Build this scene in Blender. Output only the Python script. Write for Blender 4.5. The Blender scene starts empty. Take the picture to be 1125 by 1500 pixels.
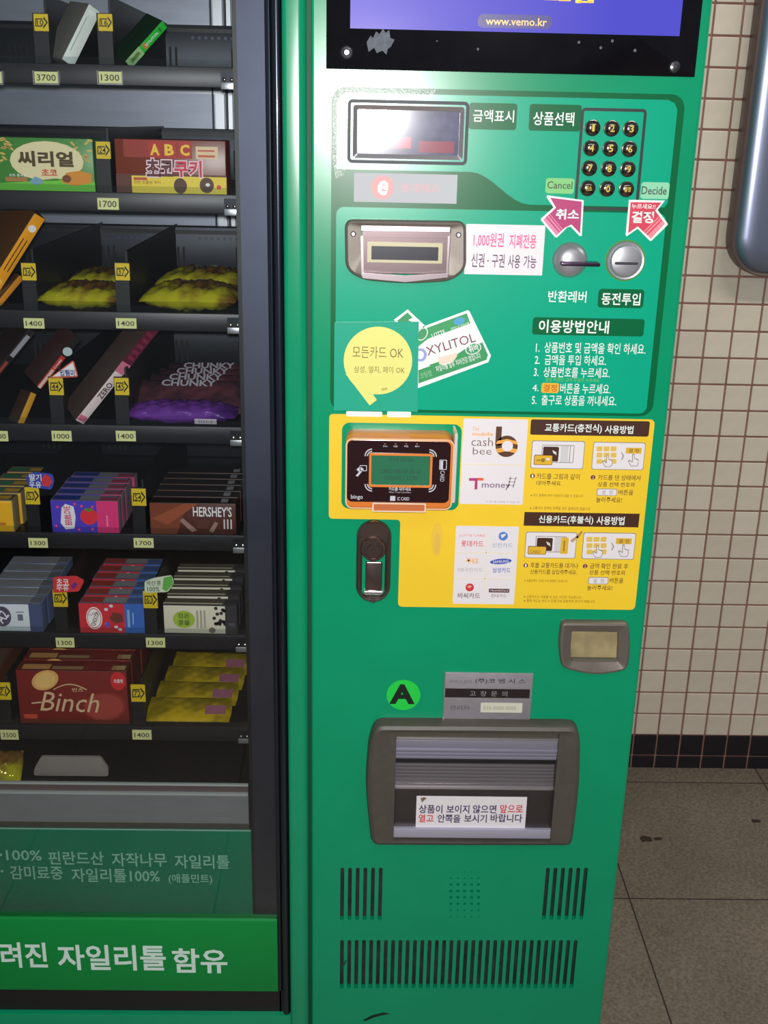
import bpy, bmesh, math, random
from mathutils import Vector, Matrix
random.seed(7)
S = bpy.context.scene
COL = S.collection

# ------------------------------------------------------------------ camera
FOC, PIT, YAW, ROL = 1617.0, 0.340665, 0.0205738, -0.0222998
CAMD, CAMH = 1.5, 1.62
_cp, _sp, _cy, _sy, _cr, _sr = math.cos(PIT), math.sin(PIT), math.cos(YAW), math.sin(YAW), math.cos(ROL), math.sin(ROL)
FW = Vector((_sy*_cp, _cy*_cp, -_sp)); R0 = Vector((_cy, -_sy, 0)); D0 = FW.cross(R0)
RT = R0*_cr + D0*_sr; DN = -R0*_sr + D0*_cr
CAM = Vector((0, -CAMD, CAMH))
cd = bpy.data.cameras.new('camera'); cam = bpy.data.objects.new('camera', cd); COL.objects.link(cam)
cd.sensor_fit = 'VERTICAL'; cd.sensor_height = 36; cd.lens = FOC/1500*36; cd.clip_start = 0.02
cam.matrix_world = Matrix(((RT.x, -DN.x, -FW.x, CAM.x), (RT.y, -DN.y, -FW.y, CAM.y), (RT.z, -DN.z, -FW.z, CAM.z), (0, 0, 0, 1)))
S.camera = cam

def W(px, py, Y=0.0):
    d = RT*(px-562.5) + DN*(py-750) + FW*FOC
    return CAM + d*((Y+CAMD)/d.y)
def X(px, py, Y=0.0): return W(px, py, Y).x
def Z(px, py, Y=0.0): return W(px, py, Y).z

# ------------------------------------------------------------------ world, lights, exposure
wd = bpy.data.worlds.new('station_ambient'); S.world = wd; wd.use_nodes = True
wd.node_tree.nodes['Background'].inputs[0].default_value = (0.86, 0.92, 1.0, 1)
wd.node_tree.nodes['Background'].inputs[1].default_value = 0.12
def lamp(name, kind, loc, power, color, **kw):
    l = bpy.data.lights.new(name, kind); l.energy = power; l.color = color
    for k, v in kw.items(): setattr(l, k, v)
    o = bpy.data.objects.new(name, l); o.location = loc; COL.objects.link(o); return o
lamp('camera_flash', 'POINT', (0.0, -CAMD-0.01, CAMH+0.025), 96, (1, 0.975, 0.95), shadow_soft_size=0.012)
lamp('wall_fill_light', 'AREA', (1.9, 0.1, 2.75), 32, (1, 0.97, 0.9), shape='RECTANGLE', size=2.2, size_y=0.15)  # unseen lamp added to brighten the wall and floor, not the machine front
t = lamp('ceiling_tube_light', 'AREA', (0.6, -1.9, 2.75), 10, (0.9, 1, 0.95), shape='RECTANGLE', size=2.4, size_y=0.12)
S.view_settings.view_transform = 'Standard'; S.view_settings.look = 'None'
S.view_settings.exposure = 0.0; S.view_settings.gamma = 1.0; S.view_settings.use_curve_mapping = False

# ------------------------------------------------------------------ materials
def lin(c):
    return tuple(((v/255)/12.92 if v/255 <= 0.04045 else (((v/255)+0.055)/1.055)**2.4) for v in c) + (1,)
MATS = {}
def mat(name, rgb, rough=0.45, metal=0.0, coat=0.0, bump=None, vary=0.0, vscale=30, emit=None, estr=1.0, spec=0.5, alpha=None, stretch=None):
    if name in MATS: return MATS[name]
    m = bpy.data.materials.new(name); m.use_nodes = True; N = m.node_tree.nodes; L = m.node_tree.links
    b = N['Principled BSDF']; b.inputs['Base Color'].default_value = lin(rgb); b.inputs['Roughness'].default_value = rough
    b.inputs['Metallic'].default_value = metal; b.inputs['Coat Weight'].default_value = coat; b.inputs['Coat Roughness'].default_value = 0.06
    b.inputs['Specular IOR Level'].default_value = spec
    if emit: b.inputs['Emission Color'].default_value = lin(emit); b.inputs['Emission Strength'].default_value = estr
    if alpha is not None: b.inputs['Alpha'].default_value = alpha
    tc = N.new('ShaderNodeTexCoord'); src = tc.outputs['Object']
    if stretch:
        mp = N.new('ShaderNodeMapping'); mp.inputs['Scale'].default_value = stretch; L.new(src, mp.inputs[0]); src = mp.outputs[0]
    if vary:
        n = N.new('ShaderNodeTexNoise'); n.inputs['Scale'].default_value = vscale; n.inputs['Detail'].default_value = 6; L.new(src, n.inputs['Vector'])
        r = N.new('ShaderNodeMapRange'); r.inputs[1].default_value = 0.3; r.inputs[2].default_value = 0.7
        r.inputs[3].default_value = 1-vary; r.inputs[4].default_value = 1+vary; L.new(n.outputs[0], r.inputs[0])
        mx = N.new('ShaderNodeMix'); mx.data_type = 'RGBA'; mx.blend_type = 'MULTIPLY'; mx.inputs[0].default_value = 1
        mx.inputs[6].default_value = lin(rgb); L.new(r.outputs[0], mx.inputs[7]); L.new(mx.outputs[2], b.inputs['Base Color'])
    if bump:
        sc, st = bump; n2 = N.new('ShaderNodeTexNoise'); n2.inputs['Scale'].default_value = sc; n2.inputs['Detail'].default_value = 3; L.new(src, n2.inputs['Vector'])
        bp = N.new('ShaderNodeBump'); bp.inputs['Strength'].default_value = st; bp.inputs['Distance'].default_value = 0.002
        L.new(n2.outputs[0], bp.inputs['Height']); L.new(bp.outputs[0], b.inputs['Normal'])
    MATS[name] = m; return m
def P(rgb, rough=0.5):                      # flat print ink
    return mat('ink_%d_%d_%d_%d' % (*rgb, int(rough*100)), rgb, rough)
def glass(name, tint, rough, fac):
    m = bpy.data.materials.new(name); m.use_nodes = True; N = m.node_tree.nodes; L = m.node_tree.links
    N.remove(N['Principled BSDF']); out = N['Material Output']
    tr = N.new('ShaderNodeBsdfTransparent'); tr.inputs[0].default_value = tint
    gl = N.new('ShaderNodeBsdfGlossy'); gl.inputs['Roughness'].default_value = rough
    fr = N.new('ShaderNodeFresnel'); fr.inputs[0].default_value = 1.45
    mu = N.new('ShaderNodeMath'); mu.operation = 'MULTIPLY'; mu.inputs[1].default_value = fac; L.new(fr.outputs[0], mu.inputs[0])
    mi = N.new('ShaderNodeMixShader'); L.new(mu.outputs[0], mi.inputs[0]); L.new(tr.outputs[0], mi.inputs[1]); L.new(gl.outputs[0], mi.inputs[2])
    L.new(mi.outputs[0], out.inputs[0]); return m
GREEN = mat('green_enamel', (0, 149, 104), 0.25, vary=0.04, vscale=9)
GREENP = mat('green_post', (0, 146, 102), 0.22, vary=0.04, vscale=9, coat=0.6)
DKG = mat('dark_green_print', (0, 100, 58), 0.3, spec=.3)
LTG = mat('light_green_print', (0, 168, 132), 0.25, vary=0.02, vscale=14)
BAND = mat('band_green', (0, 136, 60), 0.4, vary=0.03, vscale=12)
POSTER = mat('poster_green', (0, 124, 92), 0.7, spec=.15, vary=0.06, vscale=8)
BLACKG = mat('black_gloss', (14, 13, 18), 0.12, vary=0.2, vscale=40)
GASKET = mat('gasket', (44, 50, 62), 0.26, metal=.7, coat=1)
DARK = mat('dark_cavity', (14, 16, 16), 0.7)
DUST = mat('dusty_cavity', (44, 50, 48), 0.8, vary=0.5, vscale=35)
FRAMEG = mat('grey_door_frame', (76, 78, 94), 0.5, metal=.9, vary=0.05, vscale=20)
TRAYM = mat('tray_dark', (34, 38, 46), 0.42, metal=.6, vary=0.1, vscale=30)
TRAYB = mat('tray_black', (20, 22, 27), 0.45)
GALV = mat('galvanised', (150, 154, 170), 0.45, metal=0.7, vary=0.07, vscale=12, stretch=(1, 1, 6))
STEEL = mat('steel', (186, 188, 196), 0.34, metal=.9)
STEELB = mat('brushed_steel', (168, 162, 170), 0.45, metal=0.5, vary=0.1, vscale=60, stretch=(1, 1, 12))
CHROME = mat('chrome', (222, 216, 222), 0.24, metal=.88)
DKCHR = mat('dark_chrome', (138, 120, 116), 0.2, metal=.9)
BEZEL = mat('taupe_metal', (112, 104, 96), 0.4, metal=0.3, vary=0.06, vscale=200)
BEZD = mat('dark_taupe', (80, 74, 68), 0.5, vary=0.08, vscale=80)
YEL = mat('yellow_vinyl', (245, 205, 48), 0.38, vary=0.03, vscale=7)
WHT = mat('white_vinyl', (232, 226, 230), 0.4)
BRN = mat('brown_ink', (70, 40, 28), 0.4)
ORG = mat('orange_plastic', (226, 128, 52), 0.3, coat=0.4)
ORGL = mat('pale_orange_plastic', (240, 190, 150), 0.25, coat=0.5)
TAGM = mat('price_card', (214, 214, 150), 0.5)
ARRM = mat('arrow_card', (216, 186, 24), 0.5)
INK = mat('black_ink', (22, 20, 20), 0.5)
GLS = glass('window_glass', (0.93, 0.95, 0.95, 1), 0.02, 1.0)
FILM = glass('clear_film', (0.97, 0.99, 0.99, 1), 0.25, 1.6)
CLR = glass('clear_plastic', (0.9, 0.9, 0.9, 1), 0.12, 1.8)

# ------------------------------------------------------------------ mesh builder
_tc = {}
TSC = bpy.data.scenes.new('scratch')          # text and fills are converted here, so the full scene is never re-evaluated
def convert(curve):
    o = bpy.data.objects.new('t', curve); TSC.collection.objects.link(o); vl = TSC.view_layers[0]; vl.update()
    me = o.evaluated_get(vl.depsgraph).to_mesh()
    v = [(p.co.x, p.co.y) for p in me.vertices]; f = [tuple(p.vertices) for p in me.polygons]
    bpy.data.objects.remove(o); bpy.data.curves.remove(curve); return v, f
def text_mesh(s, bold):
    k = (s, bold)
    if k in _tc: return _tc[k]
    c = bpy.data.curves.new('t', 'FONT'); c.body = s; c.size = 1; c.offset = bold; c.resolution_u = 2; c.fill_mode = 'FRONT'
    v, f = convert(c)
    xs = [a for a, b in v] or [0]; ys = [b for a, b in v] or [0]
    _tc[k] = (v, f, min(xs), max(xs), min(ys), max(ys)); return _tc[k]
def rrect(x0, z0, x1, z1, r, n=5):
    r = min(r, (x1-x0)/2, (z1-z0)/2); out = []
    for cx, cz, a0 in ((x1-r, z1-r, 0), (x0+r, z1-r, 90), (x0+r, z0+r, 180), (x1-r, z0+r, 270)):
        for i in range(n+1):
            a = math.radians(a0+90*i/n); out.append((cx+r*math.cos(a), cz+r*math.sin(a)))
    return out
def ellipse(cx, cz, rx, rz, n=28, rot=0):
    return [(cx+rx*math.cos(a)*math.cos(rot)-rz*math.sin(a)*math.sin(rot), cz+rx*math.cos(a)*math.sin(rot)+rz*math.sin(a)*math.cos(rot)) for a in (2*math.pi*i/n for i in range(n))]
def round_poly(pts, r, n=4):
    out = []; m = len(pts)
    for i in range(m):
        p0, p1, p2 = Vector(pts[i-1]), Vector(pts[i]), Vector(pts[(i+1) % m]); rr = r[i] if isinstance(r, (list, tuple)) else r
        a, b = (p0-p1), (p2-p1); rr = min(rr, a.length*.49, b.length*.49); a.normalize(); b.normalize()
        for k in range(n+1):
            t = k/n; q = (p1+a*rr)*(1-t)**2 + p1*2*t*(1-t) + (p1+b*rr)*t*t; out.append((q.x, q.y))
    return out
def area2(p): return sum(p[i-1][0]*p[i][1]-p[i][0]*p[i-1][1] for i in range(len(p)))
def inset(p, d):
    n = len(p); out = []
    for i in range(n):
        a, b, c = Vector(p[i-1]), Vector(p[i]), Vector(p[(i+1) % n]); e1 = (b-a); e2 = (c-b)
        if e1.length < 1e-9 or e2.length < 1e-9: out.append(tuple(b)); continue
        n1 = Vector((-e1.y, e1.x)).normalized(); n2 = Vector((-e2.y, e2.x)).normalized(); s = n1+n2
        if s.length < 1e-6: s = n1
        s = s.normalized(); k = max(0.4, s.dot(n1)); out.append(tuple(b+s*(d/k)))
    return out
class MB:
    """collects geometry; x right, z up, y away from the viewer; optional matrix M"""
    def __init__(self, Y=0.0): self.v = []; self.f = []; self.mi = []; self.m = []; self.M = None; self.Y = Y
    def slot(self, m):
        if m not in self.m: self.m.append(m)
        return self.m.index(m)
    def add(self, vs, fs, m):
        o = len(self.v); s = self.slot(m)
        for p in vs:
            p = Vector(p); self.v.append(self.M @ p if self.M else p)
        for f in fs: self.f.append(tuple(i+o for i in f)); self.mi.append(s)
    def prism(self, poly, y0, y1, m, bev=0.0, back=False, side=None):
        if area2(poly) < 0: poly = poly[::-1]
        n = len(poly); R = []
        if bev: R = [(inset(poly, bev), y0), (inset(poly, bev*.3), y0+bev*.3), (poly, y0+bev), (poly, y1)]
        else: R = [(poly, y0), (poly, y1)]
        vs = [(a, y, b) for q, y in R for a, b in q]
        self.add(vs[:n], [tuple(range(n))], m)
        fs = [(k*n+i, (k+1)*n+i, (k+1)*n+(i+1) % n, k*n+(i+1) % n) for k in range(len(R)-1) for i in range(n)]
        self.add(vs, fs, side or m)
        if back: self.add(vs[-n:], [tuple(range(n))[::-1]], side or m)
    def box(self, x0, x1, y0, y1, z0, z1, m, bev=0.0): self.prism([(x0, z0), (x1, z0), (x1, z1), (x0, z1)], y0, y1, m, bev, True)
    def ring(self, outer, inner, y0, y1, m, yi=None):     # same-count loops
        if area2(outer) < 0: outer = outer[::-1]
        if area2(inner) < 0: inner = inner[::-1]
        n = len(outer); yi = y0 if yi is None else yi
        vs = [(a, y1, b) for a, b in outer]+[(a, y0, b) for a, b in outer]+[(a, yi, b) for a, b in inner]+[(a, y1, b) for a, b in inner]
        fs = [(k*n+i, k*n+(i+1) % n, (k+1)*n+(i+1) % n, (k+1)*n+i) for k in range(3) for i in range(n)]
        self.add(vs, [f[::-1] for f in fs], m)
    def loft(self, loops, m, cap=True):                   # loops of (poly, y)
        n = len(loops[0][0]); vs = [(a, y, b) for q, y in loops for a, b in (q if area2(q) > 0 else q[::-1])]
        self.add(vs, [(k*n+i, (k+1)*n+i, (k+1)*n+(i+1) % n, k*n+(i+1) % n) for k in range(len(loops)-1) for i in range(n)], m)
        if cap: self.add(vs[:n], [tuple(range(n))], m)
    def lathe(self, cx, cz, prof, m, n=28):               # prof (radius, y) from the front centre outwards
        vs = [(cx+r*math.cos(2*math.pi*i/n), y, cz+r*math.sin(2*math.pi*i/n)) for r, y in prof for i in range(n)]
        fs = [(k*n+i, (k+1)*n+i, (k+1)*n+(i+1) % n, k*n+(i+1) % n) for k in range(len(prof)-1) for i in range(n)]
        self.add(vs, [tuple(range(n))]+fs, m)
    def holed(self, outer, holes, y0, y1, m):
        dd_ = lambda q: [p for i, p in enumerate(q) if (Vector(p)-Vector(q[i-1])).length > 1e-5]
        outer = dd_(outer); holes = [dd_(q) for q in holes]
        c = bpy.data.curves.new('h', 'CURVE'); c.dimensions = '2D'; c.fill_mode = 'FRONT'
        for q in [outer]+holes:
            sp = c.splines.new('POLY'); sp.points.add(len(q)-1); sp.use_cyclic_u = True
            for i, (a, b) in enumerate(q): sp.points[i].co = (a, b, 0, 1)
        v_, f_ = convert(c); vs = [(a, y0, b) for a, b in v_]; fs = []
        for q in f_:
            a = area2([(vs[i][0], vs[i][2]) for i in q]); fs.append(q if a > 0 else q[::-1])
        self.add(vs, fs, m)
        for k, q in enumerate([outer]+holes):
            if (area2(q) < 0) != (k > 0): q = q[::-1]
            n = len(q); self.add([(a, y, b) for y in (y0, y1) for a, b in q], [(i, n+i, n+(i+1) % n, (i+1) % n) for i in range(n)], m)
    # -- flat print given by where it is seen in the photograph, laid on this builder's plane Y
    def P2(self, px, py): w = W(px, py, self.Y); return (w.x, w.z)
    def R2(self, l, t, r, b):
        cx, cy = (l+r)/2, (t+b)/2; return X(l, cy, self.Y), Z(cx, b, self.Y), X(r, cy, self.Y), Z(cx, t, self.Y)
    def rect(self, l, t, r, b, m, w=0.0005, rad=0, bev=0, base=0.0):
        x0, z0, x1, z1 = self.R2(l, t, r, b); k = 1/1080*(CAMD+self.Y)/CAMD
        self.prism(rrect(x0, z0, x1, z1, rad*k) if rad else [(x0, z0), (x1, z0), (x1, z1), (x0, z1)], self.Y-w-base, self.Y-base, m, bev)
    def poly(self, pts, m, w=0.0005, base=0.0, rad=0): 
        q = [self.P2(*p) for p in pts]
        if rad: q = round_poly(q, rad/1080)
        self.prism(q, self.Y-w-base, self.Y-base, m)
    def frame(self, l, t, r, b, th, m, w=0.0005, rad=6, base=0.0):
        x0, z0, x1, z1 = self.R2(l, t, r, b); k = 1/1080; rr = rad*k; q = th*k
        self.ring(rrect(x0, z0, x1, z1, rr), rrect(x0+q, z0+q, x1-q, z1-q, max(rr-q, .0004)), self.Y-w-base, self.Y-base, m)
    def disc(self, px, py, rx, m, w=0.0005, rz=None, base=0.0, rot=0, n=28):
        c = self.P2(px, py); self.prism(ellipse(c[0], c[1], rx/1040, (rz or rx)/1040 if rz else rx/1040, n, rot), self.Y-w-base, self.Y-base, m)
    def txt(self, s, l, t, r, b, m, w=0.0008, bold=0.0, rot=0.0, mono=False):
        """text fitted to the box l,t,r,b (photo pixels); rot turns it in the plane"""
        cx, cz = self.P2((l+r)/2, (t+b)/2); a = Vector(self.P2(l, (t+b)/2)); c = Vector(self.P2(r, (t+b)/2))
        u = Vector(self.P2((l+r)/2, t)); d = Vector(self.P2((l+r)/2, b))
        self.txtw(s, cx, cz, (c-a).length, (u-d).length, m, self.Y-w, bold, rot)
    def txtw(self, s, cx, cz, wd_, ht, m, y, bold=0.0, rot=0.0, shear=0.0):
        v, f, a, b, c, d = text_mesh(s, bold)
        if not f: return
        sx = wd_/max(b-a, 1e-6); sz = ht/max(d-c, 1e-6); co, si = math.cos(rot), math.sin(rot); vs = []
        for p, q in v:
            p = (p-(a+b)/2)*sx; q = (q-(c+d)/2)*sz; p += q*shear; vs.append((cx+p*co-q*si, y, cz+p*si+q*co))
        self.add(vs, f, m)
    def obj(self, name, parent=None, origin=None, smooth=30, label=None, kind=None, mesh_only=False):
        if origin is None:
            n = len(self.v); origin = Vector(((min(p.x for p in self.v)+max(p.x for p in self.v))/2, max(p.y for p in self.v), min(p.z for p in self.v)))
        origin = Vector(origin)
        me = bpy.data.meshes.new(name); me.from_pydata([tuple(p-origin) for p in self.v], [], self.f)
        for m in self.m: me.materials.append(m)
        me.polygons.foreach_set('material_index', self.mi)
        if smooth:
            me.polygons.foreach_set('use_smooth', [True]*len(me.polygons))
            bm = bmesh.new(); bm.from_mesh(me); bmesh.ops.remove_doubles(bm, verts=bm.verts, dist=1e-6); bm.to_mesh(me); bm.free()
            me.set_sharp_from_angle(angle=math.radians(smooth))
        me.update()
        o = bpy.data.objects.new(name, me); COL.objects.link(o); o.location = origin
        if parent: o.parent = parent; o.location = origin - wloc(parent)
        if label: o['label'] = label
        if kind: o['kind'] = kind
        return o
def wloc(o):
    p = Vector(o.location)
    while o.parent: o = o.parent; p += Vector(o.location)
    return p
def empty(name, loc):
    o = bpy.data.objects.new(name, None); COL.objects.link(o); o.location = loc; o.empty_display_size = 0.05; return o
def tag(o, label, cat, group=None):
    o['label'] = label; o['category'] = cat
    if group: o['group'] = group
    return o
def dup(o, name=None, parent='same'):
    c = o.copy(); COL.objects.link(c)
    if parent != 'same': c.parent = parent
    return c

# ================================================================== SETTING
YW = 1.052
fl = MB(); fl.box(-3, 3, -3.2, 1.2, -0.03, -0.001, mat('floor_joint', (44, 36, 32), 0.8)); floor = fl.obj('floor', kind='structure')
FT = mat('terrazzo', (104, 94, 82), 0.55, vary=0.0)
def terrazzo(m):
    N = m.node_tree.nodes; L = m.node_tree.links; b = N['Principled BSDF']; tc = N.new('ShaderNodeTexCoord')
    n1 = N.new('ShaderNodeTexNoise'); n1.inputs['Scale'].default_value = 140; n1.inputs['Detail'].default_value = 5; L.new(tc.outputs['Object'], n1.inputs[0])
    r1 = N.new('ShaderNodeValToRGB'); e = r1.color_ramp.elements; e[0].position = 0.36; e[0].color = lin((92, 81, 70)); e[1].position = 0.66; e[1].color = lin((118, 106, 93))
    L.new(n1.outputs[0], r1.inputs[0])
    n2 = N.new('ShaderNodeTexNoise'); n2.inputs['Scale'].default_value = 4; n2.inputs['Detail'].default_value = 4; L.new(tc.outputs['Object'], n2.inputs[0])
    r2 = N.new('ShaderNodeMapRange'); r2.inputs[1].default_value = .3; r2.inputs[2].default_value = .7; r2.inputs[3].default_value = .82; r2.inputs[4].default_value = 1.12; L.new(n2.outputs[0], r2.inputs[0])
    vo = N.new('ShaderNodeTexVoronoi'); vo.inputs['Scale'].default_value = 45; L.new(tc.outputs['Object'], vo.inputs[0])
    r3 = N.new('ShaderNodeMapRange'); r3.inputs[1].default_value = .06; r3.inputs[2].default_value = .12; r3.inputs[3].default_value = .55; r3.inputs[4].default_value = 1; L.new(vo.outputs['Distance'], r3.inputs[0])
    k = N.new('ShaderNodeMath'); k.operation = 'MULTIPLY'; L.new(r2.outputs[0], k.inputs[0]); L.new(r3.outputs[0], k.inputs[1])
    mx = N.new('ShaderNodeMix'); mx.data_type = 'RGBA'; mx.blend_type = 'MULTIPLY'; mx.inputs[0].default_value = 1
    L.new(r1.outputs[0], mx.inputs[6]); L.new(k.outputs[0], mx.inputs[7]); L.new(mx.outputs[2], b.inputs['Base Color'])
terrazzo(FT)
TS = 0.458
xl = [0.607+TS*k for k in range(-4, 4)]; yl = [0.5205+TS*k for k in range(-7, 2)]; yl[-1] = 0.982; yl.append(YW+0.01)
for j in range(len(yl)-1):
    for i in range(len(xl)-1):
        q = MB(); q.box(xl[i]+.0018, xl[i+1]-.0018, yl[j]+.0022, yl[j+1]-.0022, -0.02, 0.0, FT); q.obj('tile', floor, smooth=0)
for (a, b, s) in ((945, 1229, .012), (963, 1229, .008), (1107, 1203, .008)):
    d = RT*(a-562.5)+DN*(b-750)+FW*FOC; p = CAM+d*(-CAMH/d.z); q = MB()
    pts = [(p.x+s*(1.5+random.uniform(-.5, .5))*math.cos(t*.7), p.y+s*(1+random.uniform(-.4, .4))*math.sin(t*.7)) for t in range(9)]
    q.add([(u, v, .0012) for u, v in pts], [tuple(range(9))], mat('floor_dirt', (42, 30, 22), 0.8)); q.obj('stain', floor, smooth=0)
wb = MB(); wb.box(-3, 3, YW+.004, YW+.15, 0, 2.9, mat('grout', (150, 108, 98), 0.8, vary=.15)); wall = wb.obj('wall_back', kind='structure')
TC = [mat('tile_glaze_%d' % i, c, 0.3, vary=0.05, vscale=25) for i, c in enumerate(((214, 200, 184), (218, 204, 190), (210, 196, 181)))]
TB = mat('tile_black', (30, 26, 34), 0.3)
PX_, PZ_ = 0.0625, 0.0632; G = .0023
def tile_proto(m):
    q = MB(); q.prism(rrect(-PX_/2+G, -PZ_/2+G, PX_/2-G, PZ_/2-G, .0015, 1), -.004, .004, m, .0012); return q.obj('tile', smooth=0, origin=(0, 0, 0)).data
datas = [tile_proto(m) for m in TC]; db = tile_proto(TB)
for o in [o for o in COL.objects if o.name.startswith('tile') and o.parent is None]: bpy.data.objects.remove(o)
def tile(i, k):
    cx = .792+PX_*(i+.5); cz = .0997+PZ_*(k+.5)
    o = bpy.data.objects.new('tile', db if k < 0 else random.choice(datas)); COL.objects.link(o)
    o.parent = wall; o.location = Vector((cx, YW+.0035+random.uniform(-.0004, .0004), cz))-Vector(wall.location)
for i in range(-2, 6):
    for k in range(-2, 30): tile(i, k)
q = MB()
for i in list(range(-60, -2))+list(range(6, 34)):
    for k in range(-2, 44):
        cx = .792+PX_*(i+.5); cz = .0997+PZ_*(k+.5)
        q.add([(cx+a*(PX_/2-G), YW, cz+b*(PZ_/2-G)) for a, b in ((-1, -1), (1, -1), (1, 1), (-1, 1))], [(0, 1, 2, 3)], TB if k < 0 else TC[(i*7+k*3) % 3])
for i in range(-2, 6):
    for k in range(30, 44):
        cx = .792+PX_*(i+.5); cz = .0997+PZ_*(k+.5)
        q.add([(cx+a*(PX_/2-G), YW, cz+b*(PZ_/2-G)) for a, b in ((-1, -1), (1, -1), (1, 1), (-1, 1))], [(0, 1, 2, 3)], TC[(i*7+k*3) % 3])
q.obj('tile_field', wall, kind='stuff', smooth=0)

# stainless fixture on the wall (its rounded lower left corner is in view)
YF = YW-.04
root = empty('wall_fixture', (1.15, YW, 1.2)); tag(root, 'stainless steel rounded fixture on the tiled wall at right edge', 'fixture')
fx0 = X(1088, 210, YF); fz0 = Z(1123, 402, YF)-.005; fx1 = fx0+.62; fz1 = fz0+1.0
q = MB(); A = rrect(fx0, fz0, fx1, fz1, .085, 10)
q.loft([(inset(A, .008), YF-.001), (inset(A, .003), YF-.003), (A, YF+.004), (A, YW-.001)], mat('fixture_rim', (112, 94, 92), .4, metal=.5), cap=True); q.obj('body', root)
q = MB(); q.loft([(inset(A, .078), YF-.017), (inset(A, .055), YF-.0165), (inset(A, .034), YF-.0145), (inset(A, .018), YF-.009), (inset(A, .010), YF-.002), (inset(A, .009), YF-.0)], mat('fixture_steel', (150, 156, 184), .3, metal=.75, vary=.06, vscale=8, stretch=(4, 4, .6)))
q.obj('cover', root)

# ================================================================== VENDING MACHINE
XR = 0.4255; XS = -0.0780; XG = -0.1098; ZT = 1.98
M = empty('vending_machine', (-.25, .4, 0)); tag(M, 'large green snack vending machine with glass window and control panel', 'vending machine')
# cabinet shell (back, sides, top, bottom)
q = MB()
q.box(XS+.005, XR-.004, .02, .85, .06, ZT, GREEN); q.obj('control_cabinet', M)
q = MB()
q.box(XS-.02, XS+.004, .03, .85, .06, ZT, TRAYM); q.box(-1.05, -1.02, .0, .85, .06, ZT, GREEN); q.box(-1.02, XS-.02, .8, .85, .06, ZT, TRAYM)
q.box(-1.02, XS-.02, .0, .8, ZT-.05, ZT, GREEN); q.box(-1.02, XS-.02, .04, .8, .06, .16, TRAYM); q.obj('display_cabinet', M)
for x in (-.95, -.15, -.02, .35):
    q = MB(); q.lathe(0, 0, [(.02, 0), (.022, .005), (.022, .06)], BEZD, 12); q.M = None
    q.v = [Vector((p.x+x, p.z+.1, p.y)) for p in q.v]; q.obj('foot', M)
# green kick panel and post of the display side
ZB = Z(200, 1484)
q = MB(); q.prism([(-1.02, .06), (XG+.001, .06), (XG+.001, ZB), (-1.02, ZB)], -.004, .03, GREENP, .002, True); q.obj('kick_panel', M)
q = MB(); pr = [(XG, .03)]+[(XG+.006-.006*math.cos(math.radians(a)), -.0045-.006*math.sin(math.radians(a))) for a in range(0, 91, 10)]+[(XS-.012+.011*math.sin(math.radians(a)), .0005-.011*math.cos(math.radians(a))) for a in range(0, 91, 9)]+[(XS-.001, .03)]
n = len(pr); q.add([(a, b, z) for z in (.06, ZT) for a, b in pr], [(i, i+1, n+i+1, n+i) for i in range(n-1)], GREENP); q.obj('side_post', M, smooth=60)
q = MB(); q.box(XS-.003, XS+.004, .004, .03, .06, ZT, mat('seam', (0, 70, 46), .6)); q.obj('seam_strip', M)
# black gasket channel between window and post
XB = XG-.0225
q = MB(); pr = [(XB, .03), (XB, .008), (XB+.003, .006), (XB+.006, .006), (XB+.008, .010)]+[(XB+.0150-.0060*math.cos(math.radians(a)), .004-.006*math.sin(math.radians(a))) for a in range(0, 181, 12)]+[(XG+.001, .008)]
n = len(pr); q.add([(a, b, z) for z in (.1, ZT) for a, b in pr], [(i, i+1, n+i+1, n+i) for i in range(n-1)], GASKET); q.obj('gasket', M, smooth=50)
ZBT = Z(200, 1350); ZBB = Z(200, 1454)
q = MB(); q.box(-1.02, XG, .006, .03, ZB, ZBB, mat('sill_black', (30, 26, 30), .4)); q.obj('door_sill', M)
# lower front sign band
q = MB(.004); q.prism([(-1.02, ZBB), (XB+.001, ZBB), (XB+.001, ZBT), (-1.02, ZBT)], .004, .02, BAND, .0015, True)
LT = P((214, 236, 226))
q.txt('알려진', -36, 1380, 69, 1417, LT, bold=.022, rot=-.004); q.txt('자일리톨', 84.5, 1384, 243, 1421, LT, bold=.022); q.txt('함유', 252.6, 1389, 333, 1425, LT, bold=.022)
q.obj('sign_band', M, label='bright green lower band with large white Korean lettering')
# window
q = MB(); q.box(-1.02, XB+.001, .010, .014, ZBT, ZT-.02, GLS); q.obj('window_glass', M)
XI = -.162; YI = .03
q = MB(); q.box(X(352, 300, YI), XB, YI, .06, ZBT-.01, ZT-.05, FRAMEG); q.box(X(352, 300, YI)-.004, X(352, 300, YI), YI+.004, .06, ZBT-.01, ZT-.05, TRAYB); q.box(-1.02, XB, YI, .06, ZT-.09, ZT-.05, FRAMEG); q.obj('window_frame', M)
# poster behind the glass, and the delivery shelf above it
ZP1 = Z(200, 1215, .045); ZP0 = Z(200, 1352, .045)-.02
q = MB(.045); xr = X(369, 1280, .045); q.box(-1.02, xr, .045, .049, ZP0, ZP1, POSTER); q.box(-1.02, xr, .0442, .0455, ZP1-.0012, ZP1+.0008, P((150, 190, 176)))
g = P((150, 206, 182))
q.disc(1, 1252, 2.4, g); q.disc(3, 1276, 2.4, g)
for s, a, b, c, d in (('100%', 9, 1245, 61, 1260), ('핀란드산', 71, 1247, 152, 1266), ('자작나무', 164, 1249, 244, 1269), ('자일리톨', 256, 1252, 336, 1272),
                      ('감미료중', 15, 1268, 92, 1288), ('자일리톨100%', 105, 1272, 234, 1292), ('(애플민트)', 247, 1280, 311, 1295)): q.txt(s, a, b, c, d, g, bold=.012)
q.obj('poster', M, label='dark green poster behind the glass with grey Korean text')
q = MB(.05)
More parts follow.
